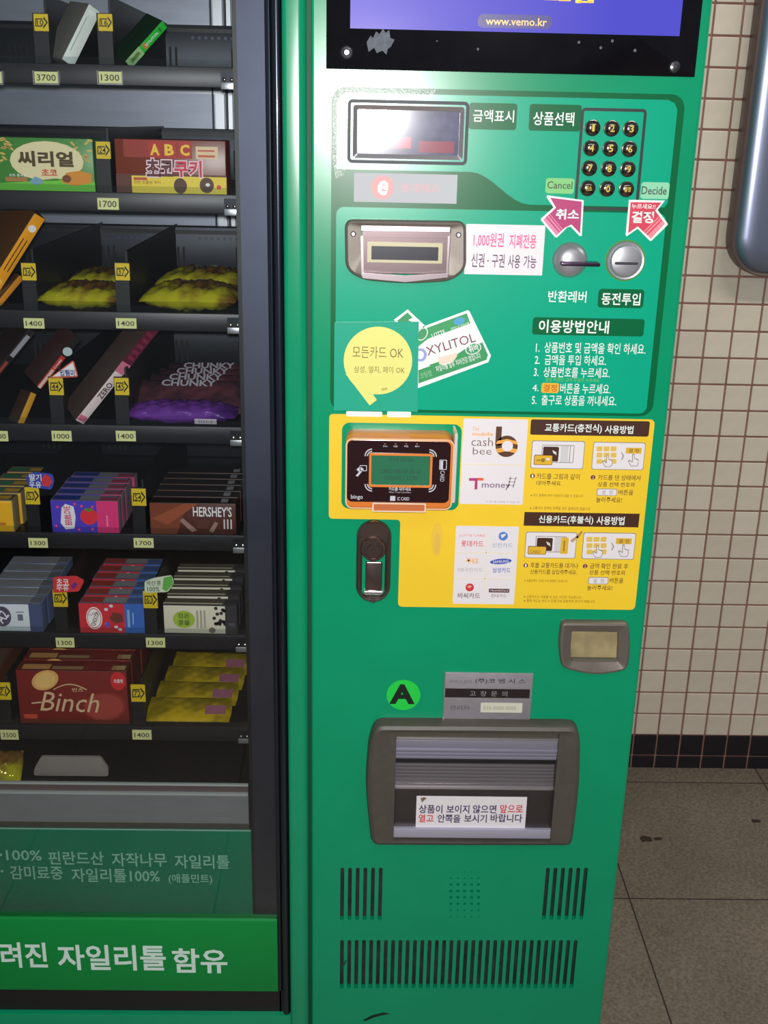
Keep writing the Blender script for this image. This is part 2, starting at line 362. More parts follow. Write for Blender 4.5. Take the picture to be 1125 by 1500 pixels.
zz = [Z(200, y, .05) for y in (1148, 1151, 1160, 1163, 1205, 1213)]
GR = mat('chute_grey', (126, 126, 130), .4, vary=.06, vscale=15, stretch=(1, 1, 5)); GH = mat('chute_edge', (205, 212, 212), .25, metal=.4)
xr = X(364, 1180, .05)
q.box(-1.02, xr, .05, .054, zz[4], zz[3], GR); q.box(-1.02, xr, .047, .054, zz[3], zz[2], GH); q.box(-1.02, xr, .052, .055, zz[2], zz[1], mat('chute_brown', (92, 78, 80), .5)); q.box(-1.02, xr, .051, .055, zz[1], zz[0], GH)
q.box(-1.02, xr, .054, .058, ZP1-.03, zz[4], BEZD); q.obj('delivery_chute', M, label='grey metal delivery chute flap behind glass')
# interior walls
XIW = -.180
q = MB(); q.box(XIW, XIW+.006, .07, .8, .16, ZT-.05, TRAYB); q.obj('inner_side_wall', M)
q = MB(); q.box(-1.02, XIW, .60, .64, .16, ZT-.05, GALV)
for i in range(8): q.box(XIW-.03-.03*(i % 2), XIW-.029-.03*(i % 2), .597, .6, .5+.17*i, .6+.17*i, STEEL)
q.box(-1.02, -.215, .594, .6, Z(150, 134, .6), Z(150, 124, .6), STEEL); q.obj('rear_wall', M)
for a_, b_, m_ in ((311, 313, TRAYB), (316, 329, STEEL), (331, 334, TRAYB), (335, 341, STEEL)):
    q = MB(); q.box(X(a_, 160, .59), X(b_, 160, .59), .586, .596, .3, ZT-.06, m_); q.obj('mounting_rail', M)

# ---- trays
ZS = [1.668, 1.503, 1.337, 1.168, .995, .824, .656]
YS = .10
XL = -.98
CARDN = [[(-12, 3, '1300'), (51, 85, '3700'), (145, 178, '1300')], [(143, 174, '1700')], [(35, 65, '1400'), (170, 200, '1400')], [(-16, 12, '1200'), (76, 105, '1000'), (170, 199, '1400')],
         [(42, 70, '1300'), (196, 225, '1700')], [(82, 109, '1300'), (214, 242, '1300')], [(1, 27, '3500'), (194, 222, '1400')]]
CARDY = [(105, 122), (290, 307), (466, 481), (631, 646), (788, 802), (934, 948), (1069, 1083)]
ARR = [[(61, 33, '10'), (155, 33, '16')], [(152, 220, '24')], [(43, 398, '36'), (180, 398, '37')], [(83, 566, '44'), (179, 566, '45')], [(48, 726, '53'), (204, 728, '54')], [(89, 876, '62'), (221, 878, '63')], [(6, 1012, '71'), (203, 1015, '72')]]
SCREW = mat('screw', (190, 176, 168), .25, metal=1)
def divider(ax, parent, zf, hgt):
    q = MB(); q.prism([(-.0, 0), (.003, 0), (.003, hgt), (0, hgt)], 0, .44, TRAYB, 0, True)
    # three low louvre ribs
    q.v = [p+Vector((ax, YS+.012, zf)) for p in q.v]; q.obj('divider', parent)
for r, z in enumerate(ZS):
    zf = z+.012
    q = MB()
    q.box(XL, XIW-.002, YS+.004, .56, zf-.004, zf-.001, TRAYM)                       # floor plate
    q.box(XL, XIW-.002, YS, YS+.004, z-.011, zf+.003, mat('tray_lip', (30, 30, 36), .4, metal=.3), .001)                  # front lip
    hh = .085
    q.box(XL, XIW-.002, .53, .56, zf, zf+hh, TRAYM, .001)                           # motor housing
    q.box(XL, XIW-.002, .525, .53, zf+hh-.012, zf+hh-.006, TRAYB)
    for i in range(26):                                                             # perforations and louvres of the housing
        x = XIW-.02-.011*i
        if i % 13 in (1, 2, 3, 4, 5, 6, 7, 8, 9): q.lathe(x, zf+hh-.02, [(.0028, .5285), (.0028, .5302)], FRAMEG, 8)
    for c in (-.235, -.36, -.485, -.61):
        for i in range(4): q.box(c+.010*i, c+.0035+.010*i, .5285, .5302, zf+.012, zf+.05, DARK)
    tray = q.obj('tray', M)
    # corner bracket
    bx = XIW-.020
    q = MB(); q.box(bx, XIW+.001, YS-.003, YS+.0, z-.013, z-.004, STEEL, .0006); q.box(XIW-.0015, XIW+.001, YS-.003, YS+.02, z-.013, z+.03, STEEL)
    q.box(bx, XIW, YS-.0015, YS, z-.004, z+.010, TRAYM)
    for k in (0, 1): q.lathe(bx+.005+.010*k, z-.0005+.0, [(.0008, YS-.0045), (.0026, YS-.0035), (.003, YS-.001)], SCREW, 12)
    q.obj('bracket', tray)
    # clear front guard
    q = MB(); q.box(XL, XIW-.004, YS+.003, YS+.0038, zf+.002, zf+.012, GLS); q.obj('clear_guard', tray)
    for (l, rr, s) in CARDN[r]:
        t_, b_ = CARDY[r]; q = MB(YS-.001); q.rect(l, t_, rr, b_, TAGM, .0008, base=.0)
        q.txt(s, l+3, t_+4.0, rr-3, b_-3.5, P((60, 62, 48)), .0012, .012)
        if r == 0:
            x0, z0, x1, z1 = q.R2(l, t_, rr, b_); q.box(x0-.002, x1+.002, YS-.004, YS-.0032, z0-.002, z0-.0005, CHROME); q.box(x0-.002, x0-.0005, YS-.004, YS-.001, z0, z1+.001, CHROME); q.box(x1+.0005, x1+.002, YS-.004, YS-.001, z0, z1+.001, CHROME)
        q.obj('price_tag', tray)
    for (ax, ay, s) in ARR[r]:
        YA = YS+.010; xd = X(ax, ay, YA)
        divider(xd+.004, tray, zf, .088)
        q = MB(YA); q.rect(ax-11, ay-12.5, ax+10, ay+12.5, ARRM, .001)
        q.box(xd-.012, xd+.008, YA, YA+.002, zf, Z(ax, ay-14, YA), TRAYB)
        # black arrow outline and number
        pts = [(-9, -6), (3, -6), (3, -9), (9.5, 0), (3, 9), (3, 6), (-9, 6)]; c = [(ax+a, ay+b) for a, b in pts]; ci = [(ax+a*.8-.3, ay+b*.72) for a, b in pts]
        q.poly(c, INK, .0014); q.poly(ci, ARRM, .0018); q.txt(s, ax-6.5, ay-4, ax+3.5, ay+4, INK, .0022, .01)
        q.obj('arrow_tag', tray)
for (r, xx) in ((0, -.215), (1, -.185-.0), (2, -.188)): pass

# ---- clip-on signs (part of the trays) in the lower rows
def clip(pts, base, extra, y=.095):
    q = MB(y); q.poly(pts, WHT if base is None else base, .001, rad=4); extra(q); q.obj('clip_sign', M)
def e1(q):
    q.poly([(61, 702), (66, 694), (74, 698), (77, 706), (72, 713), (63, 711)], P((206, 44, 56)), .0016); q.txt('딸기', 43, 694, 61, 704, WHT, .0016, .02); q.txt('우유', 43, 705, 61, 714, WHT, .0016, .02)
clip([(38, 697), (50, 691), (77, 694), (80, 704), (76, 717), (42, 713)], P((48, 66, 170)), e1)
def e2(q): q.txt('초코', 83, 847, 101, 857, WHT, .0016, .02); q.txt('우유', 83, 857, 101, 865, WHT, .0016, .02); q.poly([(104, 858), (110, 852), (114, 856), (108, 863)], P((110, 40, 130)), .0016)
clip([(78, 845), (112, 843), (124, 850), (116, 866), (78, 868)], P((208, 48, 56)), e2)
def e3(q):
    q.poly([(240, 846), (252, 843), (254, 855), (244, 866), (238, 862)], P((96, 170, 70)), .0016); q.txt('국산콩', 214, 850, 236, 857, P((70, 90, 70)), .0016, .01); q.txt('100%', 216, 859, 234, 866, P((70, 90, 70)), .0016, .01)
clip([(212, 851), (226, 846), (252, 842), (255, 854), (246, 867), (212, 868)], P((206, 214, 188)), e3)
def e4(q): q.txt('인절미', 88, 541, 110, 551, P((50, 60, 130)), .0016, .02)
clip([(72, 554), (108, 527), (115, 552)], P((206, 90, 60)), e4, .094)
q = MB(.094); q.poly([(77, 551.5), (107, 530.5), (112.5, 550)], WHT, .0013); q.txt('인절미', 88, 541, 110, 549, P((50, 60, 130)), .002, .02); q.obj('clip_sign', M)

# ================================================================== CONTROL DOOR (machine parts)
def slotpoly(px, py0, py1, wpx, dx=0):
    a, b = Vector((X(px+dx, py0), Z(px+dx, py0))), Vector((X(px, py1), Z(px, py1))); xm = (a.x+b.x)/2; w = wpx/2/1070
    return rrect(xm-w, b.y, xm+w, a.y, w, 4)
holes = []
for i in range(6): holes.append(slotpoly(501.2+11.15*i, 1271, 1348, 6.6))
for i in range(6): holes.append(slotpoly(799.5+11.05*i, 1271, 1347.5, 6.8))
for i in range(33): holes.append(slotpoly(500.8+10.6*i, 1377, 1448, 6.8))
sz = [.9, 1.6, 2.6, 2.9, 2.9, 2.6, 1.8, 1.2]
for i in range(5):
    for j in range(8):
        c = (X(660.5+10.1*i, 1277+j*9.4), Z(660.5+10.1*i, 1277+j*9.4)); holes.append(ellipse(c[0], c[1], sz[j]/1040, sz[j]/1040, 8))
def R(l, t, r, b, rad):
    x0, z0, x1, z1 = MB().R2(l, t, r, b); return rrect(x0, z0, x1, z1, rad/1080)
delH = R(560, 1065, 822, 1222, 6); holes.append(delH)
coinH = R(833, 919, 907, 969, 4); holes.append(coinH)
billH = R(526, 330, 662, 402, 4); holes.append(billH)
mnyH = R(520, 160, 673, 229, 3); holes.append(mnyH)
q = MB(); o = rrect(XS+.004, .06, XR, ZT, .004, 3)
def hull(hs, m=.002): return (min(p[0] for h in hs for p in h)-m, min(p[1] for h in hs for p in h)-m, max(p[0] for h in hs for p in h)+m, max(p[1] for h in hs for p in h)+m)
def rc(x0, z0, x1, z1): return [(x0, z0), (x1, z0), (x1, z1), (x0, z1)]
def cell(R_, h):                   # face between a cell's edge and its opening, and the opening's wall
    if area2(h) < 0: h = h[::-1]
    h = [p for i, p in enumerate(h) if (Vector(p)-Vector(h[i-1])).length > 1e-6]; n = len(h)
    cx, cz = sum(p[0] for p in h)/n, sum(p[1] for p in h)/n; B = []
    for a, b in h:
        dx, dz = a-cx, b-cz; t = min([((R_[2] if dx > 0 else R_[0])-cx)/dx] if abs(dx) > 1e-9 else [9e9]); u = ((R_[3] if dz > 0 else R_[1])-cz)/dz if abs(dz) > 1e-9 else 9e9
        k = min(t, u); B.append(((cx+dx*k, cz+dz*k), ('r' if dx > 0 else 'l') if t < u else ('t' if dz > 0 else 'b')))
    sq = 'rtlb'; cn = [(R_[2], R_[3]), (R_[0], R_[3]), (R_[0], R_[1]), (R_[2], R_[1])]
    for i in range(n):
        j = (i+1) % n; pts = [h[i], B[i][0]]
        k = sq.index(B[i][1])
        while sq[k] != B[j][1]: pts.append(cn[k]); k = (k+1) % 4
        pts += [B[j][0], h[j]]; q.add([(a, 0, b) for a, b in pts], [tuple(range(len(pts)))], GREEN)
        q.add([(h[i][0], 0, h[i][1]), (h[j][0], 0, h[j][1]), (h[j][0], .010, h[j][1]), (h[i][0], .010, h[i][1])], [(0, 1, 2, 3)], GREEN)
def cells(hs, H):                  # a row of openings: each is cut in a cell of its own
    hs = sorted(hs, key=lambda h: sum(p[0] for p in h)/len(h)); cs = [sum(p[0] for p in h)/len(h) for h in hs]
    xs = [H[0]]+[(a+b)/2 for a, b in zip(cs, cs[1:])]+[H[2]]
    for k, h in enumerate(hs): cell((xs[k], H[1], xs[k+1], H[3]), h)
gl_, gr_, gb_, gs_ = holes[:6], holes[6:12], holes[12:45], holes[45:85]
zones = []
for g_ in (gl_, gr_, gb_): H = hull(g_); zones.append(rc(*H)); cells(g_, H)
Hs = hull(gs_); zones.append(rc(*Hs)); rows = [sorted(gs_, key=lambda h: -h[0][1])[k*5:k*5+5] for k in range(8)]
zc__ = [sum(p[1] for h in r_ for p in h)/sum(len(h) for h in r_) for r_ in rows]; zs_ = [Hs[3]]+[(a+b)/2 for a, b in zip(zc__, zc__[1:])]+[Hs[1]]
for k, r_ in enumerate(rows): cells(r_, (Hs[0], zs_[k+1], Hs[2], zs_[k]))
q.holed(inset(o, .004), zones+[delH, coinH, billH, mnyH], 0.0, .010, GREEN)
a = inset(o, .004); q.loft([(o, .02), (o, .003), (inset(o, .0015), .0008), (a, 0.0)][::-1], GREEN, cap=False)
door = q.obj('control_door', M, smooth=0)
q = MB(); q.box(XS+.006, XR-.006, .0185, .0195, .07, .9, DUST); q.obj('grille_backing', door)
q = MB(.0)
q.poly([(532, 1494), (545, 1487), (562, 1483), (572, 1485), (560, 1487), (546, 1491), (534, 1496)], P((10, 40, 28)), .0003)
q.obj('scratch', door)
q = MB(0.0); q.poly([(500, 1418), (506, 1406), (508, 1407), (502, 1420)], P((0, 80, 52)), .0003); q.obj('scratch', door)

# printed overlay
q = MB(0.0); w1 = .0004
ox1 = X(981, 365); oz1 = Z(740, 132.5); ox0 = X(484.5, 400); oz0 = Z(720, 606)
q.holed(rrect(ox0, oz0, ox1, oz1, .018), [mnyH, billH], -w1, 0, DKG)
ix0, ix1, iz1 = X(492, 400), X(971, 365), Z(740, 141)
za, zb = Z(600, 250), Z(860, 301.5); xa, xb = X(690, 250), X(775, 300)
up = [(ix0, za), (xa, za)]
for k in range(1, 9):
    t_ = k/8; s_ = t_*t_*(3-2*t_); up.append((xa+(xb-xa)*t_, za+(zb-za)*s_))
up += [(ix1-.004, zb), (ix1, zb+.006), (ix1, iz1-.012), (ix1-.004, iz1-.004), (ix1-.013, iz1), (ix0+.013, iz1), (ix0+.004, iz1-.004), (ix0, iz1-.013)]
q.holed(up, [mnyH], -w1*2, -w1, LTG)
q.holed(rrect(ix0, oz0+.004, ix1, Z(740, 308), .010), [billH], -w1*2, -w1, LTG)
ov = q.obj('control_overlay', door, label='light green printed overlay with dark green border')
B0 = .0009     # thickness of the overlay stack
class DB(MB):
    pass
def lab(fn, name='sticker', parent=door, label=None, Y=-B0):
    q = MB(Y); fn(q); return q.obj(name, parent, label=label)
W_ = P((236, 242, 238))
def f(q): q.rect(687, 151, 757, 190, DKG, .0004, 4); q.txt('금액표시', 693, 161, 753, 179, W_, .0008, .012)
lab(f, 'lettering')
def f(q): q.rect(775, 153, 851, 192, DKG, .0004, 4); q.txt('상품선택', 781, 164, 841, 184, W_, .0008, .012)
lab(f, 'lettering')
def f(q): q.txt('반환레버', 803, 426, 859, 443, W_, .0004, .012)
lab(f, 'lettering')
def f(q): q.rect(876, 423.5, 943, 451, DKG, .0004, 5); q.txt('동전투입', 881, 429, 938, 447, W_, .0008, .018)
lab(f, 'lettering')
def f(q): q.rect(780, 466, 943.5, 491.5, DKG, .0004, 4); q.txt('이용방법안내', 789, 469, 892, 488, W_, .0008, .018)
lab(f, 'lettering')
def f(q): q.txt('1.  상품번호 및 금액을 확인 하세요.', 785, 502, 946, 518, W_, .0004, .008)
lab(f, 'lettering')
def f(q): q.txt('2.  금액을 투입 하세요.', 783.5, 520, 888, 535, W_, .0004, .008)
lab(f, 'lettering')
def f(q): q.txt('3.  상품번호를 누르세요.', 782, 538, 893.5, 553, W_, .0004, .008)
lab(f, 'lettering')
def f(q): q.txt('결정 버튼은 금액 투입후 누르세요', 799, 553.5, 878, 559.5, P((120, 190, 60)), .0004)
lab(f, 'lettering')
def f(q): q.txt('4.', 780, 563, 789, 573, W_, .0004, .008)
lab(f, 'lettering')
def f(q): q.rect(793, 561, 818.5, 575.5, P((240, 178, 30)), .0004, 3); q.txt('결정', 796, 563, 815.5, 573.5, P((180, 90, 20)), .0008, .01)
lab(f, 'lettering')
def f(q): q.txt('버튼을 누르세요.', 820.5, 562, 894.5, 577, W_, .0004, .008)
lab(f, 'lettering')
def f(q): q.txt('5.  출구로 상품을 꺼내세요.', 779, 579, 903, 594, W_, .0004, .008)
lab(f, 'lettering')
# money display
def f(q):
    q.frame(509, 147, 686, 240.5, 4.5, P((18, 34, 46)), .0008, 7)
    x0, z0, x1, z1 = q.R2(517, 155, 679, 233); 
    q.ring(rrect(x0, z0, x1, z1, .004), rrect(x0+.0055, z0+.0055, x1-.0055, z1-.0055, .002), -B0-.003, 0.004, CHROME, yi=-B0-.0005)
lab(f, 'display_bezel', label='chrome framed money display')
q = MB(.006); x0, z0, x1, z1 = MB().R2(520, 160, 673, 229)
q.box(x0-.004, x1+.004, .0095, .014, z0-.004, z1+.004, mat('display_back', (100, 102, 126), .5, vary=.25, vscale=60, spec=.15))
RD = P((190, 60, 92)); RD2 = P((150, 40, 60))
q.Y = .0095; q.rect(529, 200, 602, 217, RD, .001); q.rect(613, 207, 665, 224, RD2, .001); q.obj('display_panel', door)
q = MB(); q.box(x0, x1, .0015, .0025, z0, z1, glass('display_glass', (.95, .95, .97, 1), .13, .5)); q.obj('display_glass', door)
# textured clear film at the upper left corner
q = MB(-B0); 
fm = bpy.data.materials.new('bubbled_film'); fm.use_nodes = True
N = fm.node_tree.nodes; L = fm.node_tree.links; N.remove(N['Principled BSDF'])
tr = N.new('ShaderNodeBsdfTransparent'); gl = N.new('ShaderNodeBsdfGlossy'); gl.inputs['Roughness'].default_value = .34; mi = N.new('ShaderNodeMixShader'); mi.inputs[0].default_value = .13
nz = N.new('ShaderNodeTexNoise'); nz.inputs['Scale'].default_value = 330; nz.inputs['Detail'].default_value = 2; bp = N.new('ShaderNodeBump'); bp.inputs['Strength'].default_value = .6; bp.inputs['Distance'].default_value = .003
tcn = N.new('ShaderNodeTexCoord'); L.new(tcn.outputs['Object'], nz.inputs[0]); L.new(nz.outputs[0], bp.inputs['Height']); L.new(bp.outputs[0], gl.inputs['Normal'])
L.new(tr.outputs[0], mi.inputs[1]); L.new(gl.outputs[0], mi.inputs[2]); L.new(mi.outputs[0], N['Material Output'].inputs[0])
q.poly([(488, 138), (497, 126), (640, 131), (630, 146), (511, 146), (508, 240), (505, 256), (492, 262), (487, 240)], fm, .0005); q.obj('bubbled_film', door)
# grey logo label
def f(q):
    q.rect(518.5, 254.5, 669.5, 297, P((186, 189, 194), .6), .0004)
    q.disc(560.5, 274.5, 15.5, P((232, 160, 160)), .0006); q.txt('e', 553, 264, 569, 286, P((250, 238, 240)), .0009, .03, rot=-.25); q.txt('롯데제과', 586, 269, 644, 283, P((214, 168, 176)), .0007, .01)
lab(f, label='silver label with faded pink round logo')
# keypad
def f(q): q.frame(846, 158.5, 941, 308, 4, P((10, 36, 34)), .0008, 6)
lab(f, 'keypad_frame', label='thin black keypad outline')
DIG = P((214, 186, 60)); cap = mat('key_chrome', (150, 136, 130), .13, metal=1)
k = 0
for r_ in range(4):
    for c_ in range(3):
        px = 867.3-2.3*r_+(27.9+.1*r_)*c_; py = 187.3+29.4*r_+.75*c_; cx, cz = X(px, py), Z(px, py)
        q = MB(-B0); s_ = 10.6/1030
        q.lathe(cx, cz, [(s_*.30, -.0092), (s_*.62, -.0086), (s_*.84, -.0068), (s_*.88, -.0052), (s_*.95, -.005), (s_, -.003), (s_, 0)], cap, 24)
        name = ['1', '2', '3', '4', '5', '6', '7', '8', '9', '취소', '0', '결정'][k]
        q.txtw(name, cx, cz, .0085 if len(name) == 2 else (.0032 if name == '1' else .0055), .0065 if len(name) == 2 else .0085, DIG, -.0097, .02)
        q.obj('keypad_button', door); k += 1
def f(q): q.rect(799, 261, 841, 283.5, P((124, 200, 122)), .0005, 4); q.txt('Cancel', 801.5, 265.5, 838.5, 276.5, P((72, 84, 62)), .0009, .012)
lab(f, label='light green Cancel sticker')
def f(q): q.rect(938.5, 267, 980, 291.5, P((140, 212, 172)), .0007, 4); q.txt('Decide', 939.5, 273, 976.5, 285, P((72, 84, 72)), .0011, .012)
lab(f, label='pale green Decide sticker')
def z8(pts): return [(780+a/4.891, 130+b/4.891) for a, b in pts]
def arrow(q, outer, inner, stripes, c1, c2):
    q.poly(z8(outer), W_, .0012); q.poly(z8(inner), c1, .0015)
    for s in stripes: q.poly(z8(s), c2, .0018)
def f(q):
    arrow(q, [(103, 763), (366, 798), (352, 1054), (336, 1054), (272, 988), (250, 990), (174, 1066), (158, 1060), (60, 942), (60, 930), (150, 850), (100, 778)],
          [(125, 780), (352, 808), (340, 1036), (278, 972), (235, 992), (170, 1050), (76, 938), (168, 852)],
          [[(76, 938), (95, 921), (190, 1033), (170, 1050)], [(103, 914), (112, 906), (206, 1018), (197, 1027)], [(119, 900), (124, 896), (218, 1008), (213, 1013)]], P((180, 48, 112)), P((222, 130, 168)))
    q.txt('취소', 780+165/4.891, 130+862/4.891, 780+332/4.891, 130+936/4.891, W_, .0021, .03)
lab(f, label='magenta arrow shaped cancel sticker')
def f(q):
    arrow(q, [(690, 795), (948, 800), (895, 868), (968, 966), (966, 976), (850, 1090), (838, 1088), (752, 1002), (674, 1056), (666, 1048)],
          [(702, 812), (922, 815), (876, 872), (946, 966), (846, 1072), (752, 985), (684, 1034)],
          [[(946, 966), (927, 944), (822, 1050), (846, 1072)], [(920, 936), (912, 927), (806, 1033), (814, 1041)], [(906, 920), (901, 914), (796, 1020), (801, 1026)]], P((212, 56, 84)), P((236, 140, 150)))
    q.txt('누르세요!!', 780+708/4.891, 130+824/4.891, 780+878/4.891, 130+860/4.891, W_, .0021, .015); q.txt('결정', 780+708/4.891, 130+878/4.891, 780+866/4.891, 130+962/4.891, W_, .0021, .03)
lab(f, label='red arrow shaped confirm sticker')
# bill acceptor
def z5(a, b): return (500+a/3.516, 300+b/3.516)
q = MB()
o = round_poly([q.P2(*z5(*p)) for p in ((18, 72), (640, 82), (640, 330), (560, 388), (330, 402), (110, 382), (22, 330))], [.012, .012, .02, .03, .05, .03, .02], 5)
i_ = round_poly([q.P2(*z5(*p)) for p in ((100, 104), (562, 114), (555, 250), (548, 366), (330, 385), (108, 372), (103, 250))], .004, 5)
q.ring(o, i_, -.012, 0, BEZEL, yi=-.012)
L1 = inset(o if area2(o) > 0 else o[::-1], .004)
q2 = MB(); q2.loft([(L1, -.0135), (inset(o if area2(o) > 0 else o[::-1], .0015), -.0125), (o, -.010), (o, 0)], BEZEL, cap=False)
q2.ring(L1, i_, -.0135, 0, BEZEL, yi=-.012)
for a, b in ((62, 145), (600, 150)): c = q2.P2(*z5(a, b)); q2.lathe(c[0], c[1], [(.002, -.0155), (.0035, -.0145), (.004, -.013)], CHROME, 12)
bill = q2.obj('bill_acceptor', door, label='taupe and chrome banknote slot')
q = MB(); q.Y = -.010
BC = mat('bill_chrome', (168, 156, 160), .24, metal=1); BD = mat('bill_dark', (96, 84, 86), .3, metal=.9)
q.poly([z5(*p) for p in ((104, 106), (560, 114), (558, 140), (104, 132))], BC, .003)
q.poly([z5(*p) for p in ((106, 152), (558, 158), (556, 172), (106, 166))], BD, .002)
x0, z0, x1, z1 = q.R2(531, 340, 659, 402)
q.prism([(x0, z0), (x1, z0), (x1, z1), (x0, z1)], -.003, 0.006, BD)
fr_o = rrect(*MB(-.003).R2(538, 355, 648, 385), .001); fr_i = rrect(*MB(-.003).R2(544, 361, 642, 381), .001)
q.ring(fr_o, fr_i, -.0045, -.003, mat('slot_frame', (196, 188, 150), .3)); q.prism(fr_i, -.0036, -.003, mat('slot_dark', (30, 32, 48), .25))
q.Y = -.010
q.poly([z5(*p) for p in ((108, 350), (330, 364), (548, 352), (546, 372), (330, 396), (110, 376))], BC, .004)
q.poly([z5(*p) for p in ((100, 160), (112, 160), (116, 372), (104, 370))], BC, .003); q.poly([z5(*p) for p in ((548, 160), (560, 160), (548, 372), (538, 372))], BC, .003)
q.obj('banknote_slot', door, label='chrome framed banknote slot mouth')
def f(q):
    q.rect(681.5, 329, 796.5, 402.5, WHT, .0006, 1); pk = P((240, 92, 150)); pu = P((96, 60, 96))
    q.txt('1,000원권', 693.5, 341, 738, 363, pk, .001, .015); q.txt('지폐전용', 746, 343, 785.5, 364, pk, .001, .015)
    q.txt('신권', 690.5, 371, 709.5, 391, pu, .001, .01); q.disc(714.8, 382, 1.1, pu, .001); q.txt('구권', 720.5, 372, 739, 392, pu, .001, .01); q.txt('사용', 744, 373, 762, 393, pu, .001, .01); q.txt('가능', 767, 374, 785.5, 393, pu, .001, .01)
lab(f, label='white banknote label with pink and purple Korean text')
# return lever and coin slot
KM = mat('knob_steel', (172, 172, 178), .38, metal=.6, vary=.05, vscale=60)
q = MB(); cx, cz = X(834.5, 380.5), Z(834.5, 380.5)
q.lathe(cx, cz, [(.006, -.016), (.014, -.0145), (.019, -.011), (.0225, -.005), (.0238, 0)], KM, 36)
q.obj('return_lever_knob', door, label='domed steel coin return knob')
q = MB(); x0, x1 = X(818, 381), X(874.5, 384); q.prism(rrect(x0, cz-.0055, x1, cz-.0005, .002), -.024, -.006, mat('lever_dark', (96, 76, 100), .25, metal=.9), .001, True); q.obj('return_lever', door)
q = MB(); cx, cz = X(915.5, 381.5), Z(915.5, 381.5)
q.lathe(cx, cz, [(.014, -.0105), (.0195, -.009), (.0215, -.006), (.022, -.0045), (.0245, -.005), (.0256, -.003), (.0258, 0)], KM, 36)
q.prism(rrect(cx-.0155, cz-.0045, cx+.0155, cz-.001, .0012), -.0109, -.009, mat('coin_slot_dark', (44, 40, 54), .5)); q.obj('coin_slot', door, label='round steel coin slot')
q = MB(-B0); c = ellipse(cx, cz, .0272, .0272, 36); q.ring(c, ellipse(cx, cz, .0256, .0256, 36), -B0-.0003, -B0, P((70, 140, 40))); q.obj('coin_slot_rim', door)

# gum sticker
def z6(pts): return [(500+a/4.891, 440+b/4.891) for a, b in pts]
def f(q):
    q.poly(z6([(375, 140), (475, 64), (600, 182), (560, 250), (500, 250)]), W_, .0004); q.poly(z6([(400, 146), (474, 86), (545, 158), (540, 240), (500, 240)]), P((40, 150, 90)), .0006)
    q.poly(z6([(480, 140), (515, 122), (548, 158), (540, 175)]), W_, .0007)
    q.poly(z6([(590, 186), (905, 70), (918, 78), (1072, 395), (1054, 442), (545, 630), (548, 215)]), W_, .0004)
    q.poly(z6([(590, 205), (898, 92), (925, 165), (620, 275), (552, 330), (552, 215)]), P((48, 156, 92)), .0007)
    q.poly(z6([(600, 470), (680, 445), (830, 385), (890, 345), (1010, 300), (1050, 390), (1040, 425), (552, 595), (552, 500), (632, 470)]), P((44, 150, 88)), .0007)
    r_ = .36
    v = [(562+500/1, 0)]
    q.txt('XYLITOL', 623, 497.5, 697, 511, P((120, 50, 80)), .0011, .0, rot=.309)
    q.disc(500+570/4.891, 440+390/4.891, 8.5, P((150, 160, 220)), .0009, rz=9.5); q.disc(500+566/4.891, 440+390/4.891, 5, W_, .0011, rz=6)
    q.disc(500+845/4.891, 440+148/4.891, 8, P((70, 160, 210)), .0009, rz=5, rot=.3)
    q.disc(500+945/4.891, 440+345/4.891, 11.5, W_, .0009, rz=8, rot=.35); q.disc(500+945/4.891, 440+345/4.891, 10.3, P((60, 150, 96)), .0011, rz=6.8, rot=.35); q.txt('휘바', 686, 504, 701, 515, W_, .0014, .02, rot=.34)
    q.poly(z6([(692, 410), (760, 392), (830, 372), (828, 400), (800, 440), (740, 465), (700, 455)]), P((232, 216, 196)), .0009)
    q.txt('LOTTE', 632, 485.5, 652, 492, W_, .001, .01, rot=.34); q.txt('핀란드산 자일리톨', 660, 475.5, 688, 480.5, W_, .001, rot=.34)
    q.txt('자일리톨 함유 치아건강 껌입니다', 637, 526, 705, 535, W_, .001, .006, rot=.33); q.txt('충치예방 당알코올', 616, 535, 690, 557, P((120, 130, 140)), .001, .0, rot=.335) if False else None
    q.txt('코팅껌', 615, 544, 632, 553, P((150, 200, 160)), .001, rot=.33)
    q.poly(z6([(552, 478), (632, 452), (634, 470), (552, 498)]), W_, .0009)
    q.disc(500+580/4.891, 440+240/4.891, 7, W_, .001, rz=10, rot=-.5); q.disc(500+580/4.891, 440+240/4.891, 5.8, P((60, 150, 96)), .0012, rz=8.6, rot=-.5)
lab(f, label='gum pack sticker with slanted XYLITOL lettering')
def f(q): q.poly([(490, 472), (613.5, 471), (611.5, 603), (489, 601)], mat('teal_film', (40, 170, 140), .25), .0014)
lab(f, label='square teal film backing')
def f(q):
    c = q.P2(553.6, 528.3); r_ = 48.3/1027; pts = []
    for a in range(0, 361, 8):
        b = math.radians(a)
        pts.append((c[0]+r_*math.cos(b), c[1]+r_*math.sin(b)))
    q.prism(pts[:-1], q.Y-.0019, q.Y-.0014, mat('pale_yellow', (232, 230, 128), .4))
    q.poly([(506, 547), (541.5, 593.5), (552, 585.5), (545.5, 576), (548, 560)], mat('pale_yellow', (0, 0, 0)), .0017)
    k_ = P((128, 112, 50)); q.txt('모든카드 OK', 516.5, 507, 591, 524.5, k_, .0022); q.txt('삼성, 엘지, 페이 OK', 518.5, 536, 593, 546.5, k_, .0022)
    q.poly([(558, 569), (566, 567), (568, 570), (560, 572)], P((196, 176, 90)), .0021)
lab(f, label='round pale yellow speech balloon sticker')

